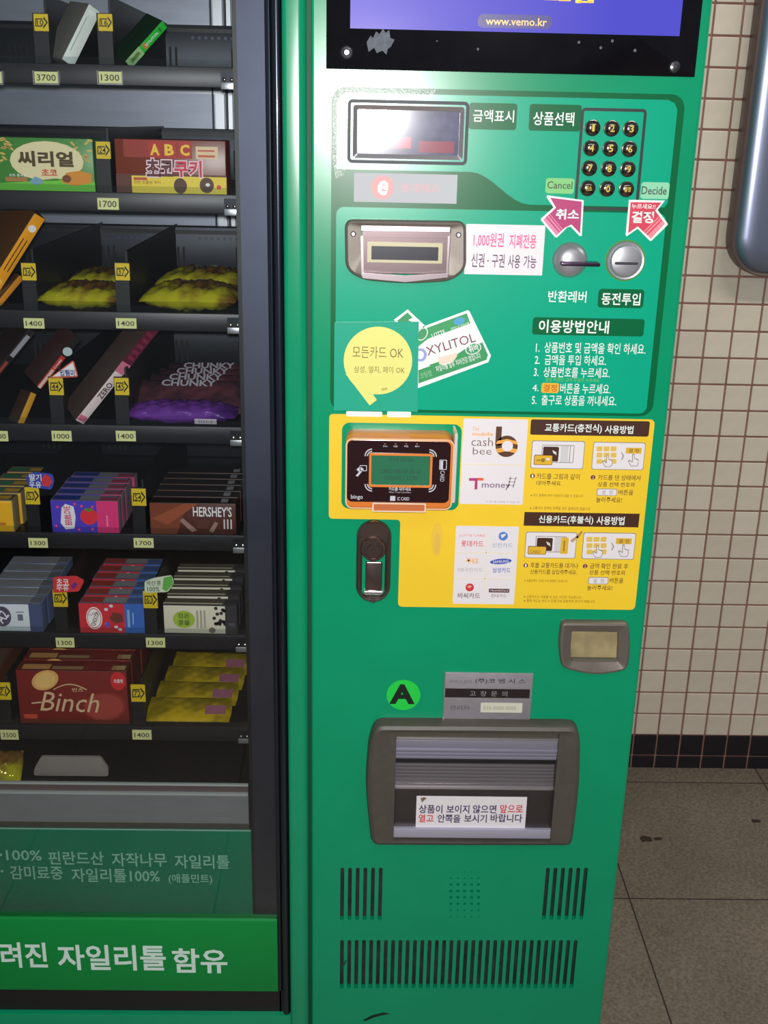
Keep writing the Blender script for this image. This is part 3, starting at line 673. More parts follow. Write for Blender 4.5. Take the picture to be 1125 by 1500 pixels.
# ---- yellow instruction sticker
def f(q):
    x0, x1 = X(482, 680), X(944, 757); zt, zb_ = Z(720, 610), Z(757, 890.5); xs, zs = X(584.5, 830), Z(535, 760)
    q.prism(round_poly([(x0, zs), (xs, zs), (xs, zb_), (x1, zb_), (x1, zt), (x0, zt)], [.006, .006, .007, .008, .008, .006]), q.Y-.0006, q.Y, YEL)
    q.rect(500.5, 620, 674, 746, GREEN, .0008, 12)
    q.rect(507, 602.5, 560, 610, W_, .0009, 2); q.rect(567, 602.5, 602, 611, W_, .0009, 2)
    q.disc(640, 790, 9, mat('smudge', (238, 196, 62), .45), .0008, rz=28); q.disc(640, 796, 5, mat('smudge_core', (230, 188, 76), .45), .00095, rz=18)
    # cash bee / T money
    q.rect(676, 613.5, 769.5, 738.5, WHT, .0009, 2); q.rect(675, 679.5, 769, 681, P((236, 222, 190)), .0012)
    gb = P((116, 92, 84)); og = P((240, 168, 70)); bb = P((88, 52, 30))
    q.txt('cash', 690.5, 640.5, 722, 653, gb, .0013, -.008); q.txt('bee', 692.5, 655, 720, 665.5, gb, .0013, -.008); q.txt('The', 692, 625, 702, 630.5, og, .0013); q.txt('mobile', 692, 632.5, 722, 638, og, .0013, .015)
    c = q.P2(742, 653.5); r_ = 16.2/1030
    q.prism(ellipse(c[0], c[1], r_, r_), q.Y-.0013, q.Y, bb); q.rect(726, 624.5, 734.5, 652, bb, .0013)
    for (a, b) in ((.18, .5), (-.62, -.25)):       # orange bands across the bee
        pts = []
        for k in range(9): t_ = b+(0)*k; 
        ya, yb = r_*b, r_*a; xa_ = lambda y: math.sqrt(max(r_*r_-y*y, 0))
        q.prism([(c[0]-xa_(ya), c[1]+ya), (c[0], c[1]+ya+.003), (c[0]+xa_(ya), c[1]+ya), (c[0]+xa_(yb), c[1]+yb), (c[0], c[1]+yb+.003), (c[0]-xa_(yb), c[1]+yb)], q.Y-.0015, q.Y, og)
    q.prism(ellipse(c[0]+.001, c[1]+.0005, r_*.5, r_*.5), q.Y-.0018, q.Y, WHT)
    mg = P((178, 52, 120)); q.poly([(687, 700), (696, 700), (707, 700), (706, 703.5), (699.5, 703.5), (699, 716.5), (695, 716.5), (695.5, 704), (687, 704)], mg, .0013); q.rect(699.5, 699.7, 708, 703.5, P((232, 96, 60)), .0015)
    q.txt('money', 705.5, 708, 747, 717, P((140, 112, 140)), .0013, .012)
    for dx in (0, 8): q.poly([(743+dx*.9, 714), (745+dx*.9, 714), (749+dx, 698), (747+dx, 698)], P((176, 164, 170)), .0013)
    for dy in (0, 5, 10): q.rect(745-dy*.2, 700+dy, 755-dy*.2, 701+dy, P((176, 164, 170)), .0013)
    q.txt('이 카드를 사용할 수 있습니다', 711, 733, 762, 736.5, P((170, 160, 160)), .0013)
    # card brands
    q.rect(665.5, 770.5, 756.5, 884.5, WHT, .0009, 2); ln = P((236, 222, 190))
    q.rect(710.5, 771, 711.6, 884, ln, .0012)
    for y in (808.5, 846.5): q.rect(666, y, 756, y+1.1, ln, .0012)
    q.txt('LOTTE CARD', 673, 782.5, 711, 785.5, P((226, 110, 120)), .0013); q.txt('롯데카드', 675.5, 791.5, 708, 800.5, P((220, 80, 96)), .0013, .012)
    q.disc(737, 785, 7, P((84, 128, 200)), .0013); q.poly([(733, 783), (741, 781), (740, 784), (735, 788)], WHT, .0016); q.txt('신한카드', 721, 795, 750.5, 801.5, P((140, 156, 186)), .0013)
    for k in range(5):
        a = k*math.pi*.4+.3; x_, y_ = 686.5, 820.5; q.poly([(x_+1.2*math.cos(a+1.5), y_+1.2*math.sin(a+1.5)), (x_+6*math.cos(a), y_+6*math.sin(a)), (x_+1.2*math.cos(a-1.5), y_+1.2*math.sin(a-1.5))], P((240, 160, 60)), .0013)
    q.txt('KB', 692, 817.5, 700.5, 825, P((236, 170, 90)), .0013, .01); q.txt('KB국민카드', 670.5, 831, 707, 837, P((176, 166, 164)), .0013)
    q.disc(733.5, 822, 16.5, P((60, 84, 180)), .0013, rz=4.4, rot=.1); q.txt('SAMSUNG', 722, 820, 745, 824, WHT, .0016, .01, rot=.08); q.txt('삼성카드', 721.5, 831, 747.5, 838.5, P((90, 110, 190)), .0013, .01)
    q.disc(688, 860, 6.5, P((208, 50, 54)), .0013); q.poly([(684, 859), (688, 856.5), (691.5, 858), (687.5, 861.5)], P((236, 160, 150)), .0016); q.txt('비씨카드', 670.5, 868, 703, 876, P((110, 66, 84)), .0013, .01)
    q.rect(716, 862, 746, 867.5, P((96, 60, 60)), .0013, 1); q.txt('HyundaiCard', 718.5, 863, 744, 866.5, WHT, .0016); q.txt('현대카드', 719.5, 869.5, 742, 875, P((130, 100, 100)), .0013)
    # headings
    q.rect(777, 615.5, 951, 638, BRN, .0009, 3); q.txt('교통카드(충전식)', 798, 620.5, 881.5, 634.5, W_, .0013, .018); q.txt('사용방법', 886, 623, 927.5, 635, W_, .0013, .018)
    q.rect(767.5, 751, 936, 771, BRN, .0009); q.txt('신용카드(후불식)', 789, 755, 869, 768, W_, .0013, .018); q.txt('사용방법', 873.5, 756, 914.5, 768.5, W_, .0013, .018)
    gy = P((150, 140, 130)); dk = P((96, 62, 40)); kg = P((150, 120, 40))
    for (l, t_, r_, b, two) in ((778, 645.5, 855.5, 686.5, 0), (867.5, 647.5, 944, 688, 1), (769, 779, 844, 817.5, 0), (853, 780, 930, 819, 1)):
        q.rect(l, t_, r_, b, gy, .0009, 3); q.rect(l+1, t_+1, r_-1, b-1, WHT, .0012, 3)
        if not two:
            q.frame(l+15, t_+6, r_-15, b-9, 1, gy, .0015, 2); q.rect(l+17, t_+8.5, l+40, b-11, BRN, .0016, 2)
            for k in range(3): q.poly([(l+31+2*k, t_+14+k), (l+32+2*k, t_+13.5+k), (l+34+1.5*k, t_+18+k), (l+33+1.5*k, t_+18.5+k)], W_, .0019)
            q.rect(l+43, t_+7, l+54, b-10, P((206, 204, 206)), .0016); q.rect(l+56, t_+7, l+57, b-10, gy, .0017)
            q.rect(l+4, t_+20.5, l+31, b-6, dk, .0019, 2); q.rect(l+4.7, t_+21.2, l+30.3, b-6.7, P((226, 178, 40)), .0021, 2)
            if t_ > 700: q.txt('CARD', l+7, t_+26, l+22, t_+30.5, kg, .0024, .01); q.rect(l+52, t_+8, l+63, b-7, P((226, 178, 40)), .0021, 2); q.rect(l+56, t_+12, l+58, b-11, kg, .0023)
            else: q.disc(l+17, t_+28, 3.2, kg, .0023); q.rect(l+8, t_+27, l+13, t_+29, kg, .0023); q.rect(l+22, t_+25, l+27, t_+28, WHT, .0023)
        else:
            for a in range(3):
                for c_ in range(3): q.rect(l+6+10.3*c_, t_+6+9.2*a, l+14.5+10.3*c_, t_+13+9.2*a, P((224, 190, 84)), .0016, 1)
            q.poly([(l+42, t_+15), (l+43.3, t_+14.4), (l+46.3, t_+20), (l+43.3, t_+26), (l+42, t_+25.4), (l+44.6, t_+20)], gy, .0016)
            q.rect(l+49, t_+8, l+72, t_+16.5, P((222, 176, 50)), .0016, 1); q.txt('결 정', l+53, t_+9.5, l+68, t_+15, dk, .0019)
            for hx, hy in ((l+22, t_+25), (l+60, t_+24)):     # pointing hands
                q.poly([(hx-1.5, hy-7), (hx+1.5, hy-7), (hx+2, hy-1), (hx+7.5, hy+1), (hx+7, hy+8), (hx+4.5, hy+11), (hx-4, hy+11), (hx-8, hy+3), (hx-6, hy+1.5), (hx-2, hy+4)], gy, .0021)
                q.poly([(hx-.6, hy-6), (hx+.7, hy-6), (hx+1.2, hy), (hx+6.5, hy+2), (hx+6, hy+7.5), (hx+4, hy+10), (hx-3.5, hy+10), (hx-6.7, hy+3.6), (hx-5.8, hy+3), (hx-1.2, hy+5.6)], WHT, .0024)
    for n_, x_, y_ in (('1', 780, 697), ('2', 868.5, 699), ('1', 770, 828), ('2', 857, 829)): q.disc(x_, y_, 3.6, P((120, 50, 50)), .0009, n=16); q.txt(n_, x_-1.1, y_-2.2, x_+1.1, y_+2.2, W_, .0013)
    T = lambda s, l, t_, r_, b: q.txt(s, l, t_, r_, b, dk, .0009, .006)
    T('카드를 그림과 같이', 786, 693.5, 849, 702); T('대어주세요.', 785.5, 704, 823, 711)
    T('카드를 댄 상태에서', 876, 695.5, 938, 703.5); T('상품 선택 번호와', 875.5, 706, 930, 713); T('버튼을', 906, 717, 927.5, 725); T('눌러주세요!', 873, 728, 911, 736)
    T('후불 교통카드를 대거나', 777, 824, 847, 832); T('신용카드를 삽입해주세요.', 776.5, 834, 845, 841)
    T('금액 확인 완료 후', 864, 825, 920, 833); T('상품 선택 번호와', 863, 835, 916, 842); T('버튼을', 893, 846, 913, 854); T('눌러주세요!', 860, 857, 897, 864.5)
    for l, t_ in ((874, 715.5), (861.5, 845)): q.rect(l, t_, l+29.5, t_+10.5, gy, .0009, 2); q.rect(l+.9, t_+.9, l+28.6, t_+9.6, WHT, .0012, 2); q.txt('결  정', l+7, t_+2.5, l+23, t_+8.5, gy, .0015)
    F_ = lambda s, l, t_, r_, b: q.txt(s, l, t_, r_, b, P((120, 84, 30)), .0009, .0)
    F_('※ 카드 종류에 따라 지원되지 않을 수 있습니다.', 777, 723.5, 855, 728); F_('※ 교통카드 잔액이 부족할 경우 결제되지 않습니다.', 776, 742, 865, 747)
    F_('※ 상품금액이 1만원 이하 결제만 가능합니다.', 768, 848.5, 832, 852.5); F_('※ 신용카드는 사용할 수 있는 카드만 가능합니다.', 767, 872, 852, 876.5); F_('※ 결제 카드는 반드시 단말기에 접촉하여 주시기 바랍니다.', 767, 878, 872, 882.5)
    q.poly([(843, 786), (852, 777), (853, 779), (846, 788)], P((176, 140, 90)), .0028); q.poly([(835, 791), (846, 783), (847, 786), (838, 794)], P((190, 160, 120)), .0028)
lab(f, 'instruction_sticker', label='large yellow card payment instruction sticker with brown headings')
lab_y = -B0-.0008

# ================================================================== screen on the door
XB0, XB1, ZB1 = X(478, 60), X(1022.5, 60), Z(750, 107); ZTOP = 1.95
q = MB(); q.prism(rrect(XB0, ZB1, XB1, ZTOP, .001), -.003, 0, BLACKG, .001); q.obj('screen_bezel', door, label='glossy black screen surround')
sx0, sx1, sz0 = X(513, 40), X(995.5, 40), Z(754, 47.5); SZ1 = 1.90
sm = bpy.data.materials.new('lit_screen'); sm.use_nodes = True; N = sm.node_tree.nodes; L = sm.node_tree.links; b_ = N['Principled BSDF']
b_.inputs['Base Color'].default_value = (0.01, .01, .02, 1); b_.inputs['Roughness'].default_value = .12
tcn = N.new('ShaderNodeTexCoord'); sp = N.new('ShaderNodeSeparateXYZ'); L.new(tcn.outputs['Generated'], sp.inputs[0]); rp = N.new('ShaderNodeValToRGB'); e = rp.color_ramp.elements
e[0].color = lin((142, 132, 236)); e[1].color = lin((84, 82, 212)); e[1].position = .8; L.new(sp.outputs[0], rp.inputs[0]); L.new(rp.outputs[0], b_.inputs['Emission Color']); b_.inputs['Emission Strength'].default_value = .92
q = MB(); q.prism([(sx0, sz0), (sx1, sz0), (sx1, SZ1), (sx0, SZ1)], -.0035, -.003, sm); q.obj('screen', door, smooth=0, label='lit blue violet display screen')
q = MB(-.0035)
def em(name, c): return mat(name, c, .3, emit=c, estr=.8)
q.rect(699.5, 21.5, 809, 41.5, em('pill_grey', (66, 62, 112)), .0004, 8); q.txt('www.vemo.kr', 711.5, 26, 801, 37.5, em('pill_text', (206, 172, 110)), .0008, .012)
for a, b, c_, d in ((796, -6, 835, 0.5), (843, -6, 852, 4.5), (861, -6, 870, 4.5), (848, 1.5, 868, 4.2), (818, -2, 836, 1.5)): q.rect(a, b, c_, d, em('screen_yellow', (208, 178, 84)), .0004, 1)
q.obj('screen_text', door)
for a, b, s_ in ((508, 77, 8.5), (987, 98, 7.5)):
    q = MB(); c = q.P2(a, b); r_ = s_/1010
    q.lathe(c[0], c[1], [(r_*.35, -.0062), (r_*.4, -.0072), (r_*.8, -.0062), (r_, -.004), (r_, -.003)], mat('bezel_screw', (110, 108, 116), .28, metal=.9), 20); q.obj('bezel_screw', door)
q = MB(-.003); q.poly([(537, 62), (543, 52), (546, 56), (551, 46), (556, 50), (561, 42), (565, 48), (570, 44), (572, 56), (578, 58), (573, 68), (568, 72), (566, 80), (560, 74), (552, 78), (548, 70), (540, 76)], mat('pale_mark', (92, 98, 110), .7, vary=.3, vscale=120), .0003)  # ragged patch, paler than the surround
q.obj('pale_mark', door, label='pale ragged patch on black screen surround')
for a, b in ((848, 62), (880, 70), (897, 60), (700, 72), (640, 60), (930, 74)): q = MB(-.003); q.disc(a, b, random.uniform(1, 2.4), mat('pale_mark', (0, 0, 0)), .0003, n=7); q.obj('fleck', door)

# ================================================================== card reader
YR = -.046
cr = MB(); o = rrect(*MB(YR).R2(507, 643, 662.5, 745), .010, 5); ob = [(a, b) for a, b in o]
Cx = sum(p[0] for p in o)/len(o); Cz = sum(p[1] for p in o)/len(o)
cr.loft([(inset(o, .003), YR), (inset(o, .001), YR+.001), (o, YR+.004), (inset(o, -.001), 0)], ORG); reader = cr.obj('card_reader', M, label='orange boxed card reader with black face')
q = MB(YR); q.frame(506, 642.5, 664, 746, 2.2, ORGL, .0008, 11); q.obj('pale_rim', reader)
q = MB(YR); q.rect(508.5, 646, 659, 735.5, mat('reader_black', (40, 18, 22), .2), .001, 8)
wl = P((196, 196, 206)); y1_ = YR-.001; q.Y = y1_
for k, x_ in enumerate((564, 579.5, 595, 611)): q.rect(x_-1, 649.6, x_+1, 650.6, P((210, 120, 110)), .0003); q.txt(('7H', '0B', '9B', '8H')[k], x_-3, 652.5, x_+3, 655, wl, .0003)
def arc(cx_, cy_, r_, a0, a1, th):
    pts = [(cx_+r_*math.cos(math.radians(a0+(a1-a0)*k/6)), cy_+r_*math.sin(math.radians(a0+(a1-a0)*k/6))) for k in range(7)]
    pts += [(cx_+(r_-th)*math.cos(math.radians(a1+(a0-a1)*k/6)), cy_+(r_-th)*math.sin(math.radians(a1+(a0-a1)*k/6))) for k in range(7)]; q.poly(pts, wl, .0003)
for r_ in (11, 7.5):
    arc(545, 668, r_, 180, 270, 1.6); arc(629, 669, r_, 270, 360, 1.6); arc(545, 709, r_, 90, 180, 1.6); arc(628, 710, r_, 0, 90, 1.6)
q.frame(527, 681.5, 537.5, 690, 1, wl, .0003, 1); q.poly([(522, 688), (527, 683), (533, 687), (530, 691), (524, 698), (521, 697), (526, 691)], wl, .0003)
q.frame(643.5, 673.5, 654.5, 688, 1, wl, .0003, 1); q.rect(645, 675, 649, 687, wl, .0003); q.txt('CARD', 639.5, 694.5, 656.5, 700.5, wl, .0003, .0, rot=-math.pi/2)
q.txt('bingo', 514, 724.5, 531.5, 732.5, wl, .0003, .012); q.txt('카드를 대주세요', 569.5, 713.5, 602, 719, wl, .0003, .02); q.txt('Please Touch Card Here', 570, 720, 602, 722, wl, .0003)
q.rect(571.5, 726.5, 579, 733.5, wl, .0003); q.txt('IC CARD', 582, 728, 599.5, 733, wl, .0003, .01)
q.obj('face_plate', reader, label='black card reader face with white symbols')
q = MB(YR-.001); q.frame(540.5, 664, 633, 713.5, 3.4, ORG, .0014, 3)
q.rect(544, 667.5, 629.5, 710.5, mat('lcd_green', (44, 104, 76), .2, emit=(40, 100, 72), estr=.2), .0006); lk = P((30, 70, 56)); q.Y -= .0006
q.txt('카드를 대주세요', 570, 670, 606, 676, lk, .0003); q.txt('CARD 000-00-00-12', 556, 687.5, 616, 693.5, lk, .0003); q.txt('000000 / 1270', 563, 697, 611, 703, lk, .0003); q.obj('lcd', reader, label='small green LCD')
q = MB(YR+.002); q.rect(546, 736, 623, 748, mat('chute_orange', (196, 110, 66), .35), .004, 1); q.frame(545.5, 735.5, 623.5, 748.5, 1.8, P((240, 214, 190)), .0048, 1); q.obj('card_slot', reader)
q = MB(); x_ = X(664, 690, YR); z0_, z1_ = Z(664, 738, YR), Z(664, 636, YR); q.prism(rrect(x_, z0_, x_+.0045, z1_, .002), YR+.002, -.001, mat('clear_edge', (206, 200, 196), .15, coat=1), .001); q.obj('side_cover', reader, label='pale translucent side cover')
# ================================================================== lock
q = MB(); x0, z0, x1, z1 = MB().R2(521.5, 761, 573, 881); rr_ = (x1-x0)/2; A = rrect(x0, z0, x1, z1, rr_, 10)
q.loft([(inset(A, .006), -.006), (inset(A, .003), -.0068), (inset(A, .001), -.005), (A, 0)], DKCHR, cap=False)
hi = rrect(*MB().R2(530.5, 800, 563.5, 871), .006, 10)
q.ring(inset(A, .006), hi, -.006, 0, DKCHR, yi=-.004); q.prism(hi, .001, .002, mat('lock_recess', (60, 46, 40), .25, metal=.8))
c = q.P2(547, 802); 
q.lathe(c[0], c[1], [(.003, -.014), (.0035, -.0125), (.009, -.0125), (.0098, -.0095), (.0125, -.0095), (.0135, -.0115), (.0165, -.0115), (.018, -.009), (.0185, .001)], DKCHR, 32)
q.prism(rrect(*MB().R2(535, 822, 560, 866), .003), -.004, .002, DKCHR, .002); q.prism(rrect(*MB().R2(533, 864, 561, 868.5), .001), -.006, .0, CHROME, .0008)
q.obj('lock', M, label='oblong dark chrome door lock')
# ================================================================== coin return cup
q = MB(); o = round_poly([q.P2(*p) for p in ((821, 907), (919, 908), (922.5, 945), (918, 978), (870, 987), (821, 975), (816.5, 940))], [.008, .008, .03, .012, .05, .012, .03], 5)
if area2(o) < 0: o = o[::-1]
i_ = round_poly([q.P2(*p) for p in ((836, 922), (905, 923), (905, 945), (904, 967), (870, 967), (835, 966), (835, 945))], .003, 5)
if area2(i_) < 0: i_ = i_[::-1]
q.loft([(inset(o, .005), -.011), (inset(o, .002), -.010), (o, -.006), (o, 0)], BEZEL, cap=False); q.ring(inset(o, .005), i_, -.011, .004, BEZEL, yi=-.006)
cup = q.obj('coin_return', M, label='taupe coin return cup at right')
q = MB(.006); x0, z0, x1, z1 = MB(.004).R2(834, 921, 907, 968)
q.box(x0, x1, .016, .018, z0, z1, mat('cup_back', (196, 172, 128), .4, vary=.25, vscale=40)); q.box(x0-.001, x0, .004, .036, z0, z1, BEZD); q.box(x1, x1+.001, .004, .036, z0, z1, BEZD); q.box(x0, x1, .004, .036, z1, z1+.001, BEZD); q.box(x0, x1, .004, .036, z0-.001, z0, BEZEL); q.obj('cup_inside', cup)
q = MB(); q.prism([(x0+.002, z0+.001), (x1-.002, z0+.001), (x1-.002, z1-.004), (x0+.002, z1-.004)], .004, .006, GLS, back=True); q.obj('cup_flap', cup)
# ================================================================== round A sticker, maker plate
def f(q): q.disc(591, 1018, 27, mat('fluor_green', (30, 208, 72), .5), .0004, n=40); q.txt('A', 570.5, 1002, 608, 1031, P((16, 30, 22)), .0008, .045)
lab(f, label='round bright green sticker with black letter A', Y=0)
def f(q):
    x0, z0, x1, z1 = q.R2(649.5, 985, 778.5, 1056)
    q.prism([(x0, z0), (x1, z0), (x1, z1), (x0, z1)], -.0022, 0, STEELB, .0006); q.box(x0, x0+.0018, -.004, 0, z0, z1, CHROME)
    q.Y = -.0022; q.rect(652, 1009, 776, 1022, P((34, 22, 26)), .0004); d_ = P((84, 76, 84)); q.txt('서비스센터', 658, 995.5, 691, 1001, P((110, 104, 112)), .0004); q.txt('(주)코 벤 시 스', 696, 994, 770, 1002, d_, .0004, .02)
    q.txt('고  장  문  의', 688, 1012, 743, 1019.5, P((150, 146, 150)), .0008, .0); q.txt('관리자', 659, 1033, 688, 1040, d_, .0004)
    q.rect(704, 1029.5, 765, 1043.5, P((210, 208, 190)), .0006, 1); q.txt('010-0000-0000', 708, 1034, 756, 1039.5, P((160, 156, 140)), .001)
lab(f, 'maker_plate', label='steel plate with black stripe above the delivery door', Y=0)
# ================================================================== delivery door
def zc(a, b): return (500+a/2.446, 880+b/2.446)
q = MB(); o = round_poly([q.P2(*zc(*p)) for p in ((122, 418), (480, 420), (838, 424), (851, 480), (848, 640), (822, 852), (470, 852), (106, 850), (84, 640), (98, 480))], [.014, .02, .014, .02, .1, .014, .02, .014, .1, .02], 5)
if area2(o) < 0: o = o[::-1]
x0, z0, x1, z1 = MB().R2(578, 1064, 810, 1222)
ir = [(x0+.0035, z0), (x1-.0, z0), (x1+.0, z1), (x0, z1)]
# the frame: side cheeks + top, as a ring with the flap opening
i_ = []
for (a, b) in o:       # project the outer loop on to the opening
    i_.append((min(max(a, x0), x1), min(max(b, z0-.0), z1)))
q.loft([(inset(o, .008), -.024), (inset(o, .003), -.021), (inset(o, .0005), -.014), (o, 0)], BEZD, cap=False)
q.ring(inset(o, .008), i_, -.024, .01, BEZD, yi=-.02)
dd = q.obj('delivery_door', M, label='dark taupe framed delivery door with ribbed steel flap')
def band(q, t_, b, y_, m, y2=0.008, bev=.001): 
    zt_, zb2 = Z(695, t_, y_), Z(695, b, y_); q.box(x0, x1, y_, y2, zb2, zt_, m, bev)
RIB = mat('rib_steel', (150, 148, 166), .42, metal=.45); RIBD = mat('rib_dark', (118, 112, 116), .45, metal=.45)
q = MB(); band(q, 1064, 1082, -.016, BEZD); band(q, 1082, 1085, -.018, CHROME); band(q, 1085, 1098, -.015, RIB)
for k in range(3): band(q, 1098+k*5, 1102.3+k*5, -.0165+.0012*k, RIB)
q.obj('upper_rib_panel', dd)
q = MB(); band(q, 1112, 1120, .0, DARK)
for k in range(7): band(q, 1120+k*5, 1124.3+k*5, -.004-.0004*k, RIBD)
band(q, 1154, 1157, -.012, CHROME); q.obj('flap', dd)
q = MB(); band(q, 1157, 1216, -.010, mat('flap_dark', (74, 68, 68), .3, metal=.5, vary=.12, vscale=20)); band(q, 1215, 1228, -.016, mat('bar_steel', (186, 184, 204), .45, metal=.4)); q.obj('flap_plate', dd)
q = MB(-.0103); q.rect(609.5, 1166.5, 770.5, 1214, WHT, .0006, 1); q.poly([(616, 1169), (621, 1167), (625, 1169), (618, 1175)], P((130, 110, 90)), .0009)
d_ = P((70, 56, 96)); rd = P((214, 66, 70))
for s, a, b, c_, d, m_ in (('상품이', 613.5, 1178.5, 648, 1191, d_), ('보이지', 654, 1178.5, 687.5, 1191, d_), ('않으면', 692.5, 1178.5, 727, 1191, d_), ('앞으로', 732, 1178, 766, 1190.5, rd),
                           ('열고', 613, 1192.5, 635, 1204, rd), ('안쪽을', 641, 1192.5, 674.5, 1204.5, d_), ('보시기', 680, 1192.5, 713, 1204.5, d_), ('바랍니다', 718.5, 1192, 765, 1204, d_)): q.txt(s, a, b, c_, d, m_, .001, .018)
q.obj('sticker', dd, label='white sticker with purple and red Korean notice')
q = MB(); q.box(x0+.002, x1-.002, .008, .018, z0, z1, DARK); q.obj('chute_inside', dd)

# ================================================================== PRODUCTS
def carton(name, w, h, d, front, faces, draw=None, cap_m=None):
    """box with origin at the bottom centre of its front; faces = (front, top, side)"""
    q = MB(); bev = .0012
    q.prism([(-w/2, 0), (w/2, 0), (w/2, h), (-w/2, h)], 0, d, faces[0], bev, True, side=faces[2])
    q.add([(-w/2+bev, bev, h+.0003), (w/2-bev, bev, h+.0003), (w/2-bev, d-.0003, h+.0003), (-w/2+bev, d-.0003, h+.0003)], [(0, 1, 2, 3)], faces[1])
    q.add([(w/2-.004, .003, h+.0006), (w/2-.002, .003, h+.0006), (w/2-.002, d-.002, h+.0006), (w/2-.004, d-.002, h+.0006)], [(0, 1, 2, 3)], P((70, 60, 56)))
    if draw: draw(q, w, h)
    return q.obj(name, origin=(0, 0, 0))
class D2:       # printing helper in box fractions
    def __init__(s, q, w, h): s.q, s.w, s.h = q, w, h
    def p(s, u, v): return ((u-.5)*s.w, v*s.h)
    def poly(s, pts, m, l=1): s.q.prism([s.p(*a) for a in pts], -.0003*l, 0, m)
    def rect(s, a, b, c, d, m, l=1): s.poly([(a, b), (c, b), (c, d), (a, d)], m, l)
    def ell(s, u, v, ru, rv, m, l=1, rot=0): c = s.p(u, v); s.q.prism(ellipse(c[0], c[1], ru*s.w, rv*s.h, 20, rot), -.0003*l, 0, m)
    def txt(s, t, a, b, c, d, m, l=3, bold=.01, rot=0, shear=0): p, r = s.p(a, b), s.p(c, d); s.q.txtw(t, (p[0]+r[0])/2, (p[1]+r[1])/2, r[0]-p[0], r[1]-p[1], m, -.0003*l, bold, rot, shear)
def seat(o, l, r, b, y=.112, rot=None, zoff=0.0):
    z = min(ZS, key=lambda q_: abs(q_-Z((l+r)/2, b, y)))+.0115+zoff
    o.location = (X((l+r)/2, b, y), y, z)
    if rot: o.rotation_euler = rot
ORD = ['front', 'second', 'third', 'fourth', 'fifth', 'sixth', 'seventh']
def stack(o, n, dy, what, group, cat, jit=.0015):
    z0 = o.location.copy()
    tag(o, '%s, front one in its row' % what, cat, group)
    for k in range(1, n):
        c = dup(o); c.location = z0+Vector((random.uniform(-jit, jit), dy*k, 0)); c.rotation_euler = (o.rotation_euler.x, o.rotation_euler.y, o.rotation_euler.z+random.uniform(-.008, .008))
        c['label'] = '%s, %s in its row' % (what, ORD[k])
def dims(l, t, r, b, y=.112): return X(r, (t+b)/2, y)-X(l, (t+b)/2, y), Z((l+r)/2, t, y)-Z((l+r)/2, b, y)
YP = .112
# cereal snack
def dr(q, w, h):
    d = D2(q, w, h); CR = P((226, 214, 168))
    for k in range(30): d.ell(random.choice([random.uniform(.02, .2), random.uniform(.8, .98)]), random.uniform(.55, .97), .03, .02, P((206, 176, 96)), 1, random.uniform(-1, 1))
    d.poly([(0, 0), (1, 0), (1, .22), (.6, .27), (.3, .2), (0, .16)], P((108, 196, 60)), 2)
    d.ell(.53, .58, .37, .36, CR, 2); d.txt('씨리얼', .24, .48, .80, .76, P((80, 62, 34)), 5, .04); d.txt('초코', .47, .32, .63, .44, P((206, 80, 60)), 5, .03)
    d.poly([(.66, .2), (.72, .38), (.86, .42), (.98, .36), (.97, .2), (.8, .14)], P((212, 138, 44)), 4); d.ell(.72, .27, .045, .07, P((120, 66, 30)), 6); d.poly([(.34, .2), (.4, .3), (.46, .26), (.48, .18), (.4, .14)], P((120, 160, 190)), 4)
    d.txt('오트 통곡물', .14, .29, .32, .34, WHT, 5); d.poly([(.1, .2), (.32, .2), (.32, .28), (.1, .28)], P((170, 120, 70)), 3)
w, h = dims(-5, 203, 141, 284)
o = carton('snack_box', w, h, .05, 0, (P((74, 134, 62), .35), P((90, 130, 80)), P((60, 110, 60))), dr); seat(o, -5, 141, 284); o.rotation_euler.z = -.01
tag(o, 'green cereal snack box with cream oval on the second tray', 'snack box')
def dr(q, w, h):
    d = D2(q, w, h); y_ = P((234, 206, 62)); mr = P((196, 60, 34)); rdm = P((178, 30, 26))
    d.rect(.08, .68, .66, .99, P((150, 36, 20)), 1); d.rect(0.0, 0, 1, .38, P((90, 40, 26)), 1); d.rect(.14, 0, 1, .35, y_, 2)
    for s, a in (('A', .32), ('B', .45), ('C', .59)): d.rect(a-.015, .67, a+.105, .97, rdm, 2); d.txt(s, a, .72, a+.085, .92, P((240, 196, 50)), 4, .04)
    PK = P((240, 208, 220)); d.txt('초코', .27, .32, .53, .68, PK, 4, .09); d.txt('쿠키', .52, .32, .79, .66, PK, 4, .09); d.txt('초코', .28, .34, .52, .66, P((92, 34, 40)), 6, .03); d.txt('쿠키', .53, .34, .78, .64, P((206, 40, 70)), 6, .03)
    br = P((84, 46, 30)); d.ell(.58, .18, .06, .14, br, 4); d.ell(.82, .2, .065, .14, br, 4); d.ell(.83, .21, .02, .03, WHT, 6); d.ell(.93, .17, .02, .04, P((220, 60, 60)), 4)
    d.rect(.73, .67, .93, .89, P((226, 200, 160)), 3); d.rect(.75, .7, .9, .74, P((200, 90, 70)), 5); d.rect(.75, .8, .9, .83, P((200, 90, 70)), 5); d.txt('진한 초콜릿 쿠키', .16, .2, .4, .26, P((140, 90, 40)), 4); d.rect(.16, .27, .28, .32, P((190, 80, 50)), 4)
w, h = dims(171, 202, 333, 284)
o = carton('snack_box', w, h, .045, 0, (P((120, 52, 34), .35), P((110, 40, 30)), P((120, 40, 26))), dr); seat(o, 171, 333, 284)
tag(o, 'brown and yellow chocolate cookie box with red ABC letters', 'snack box')
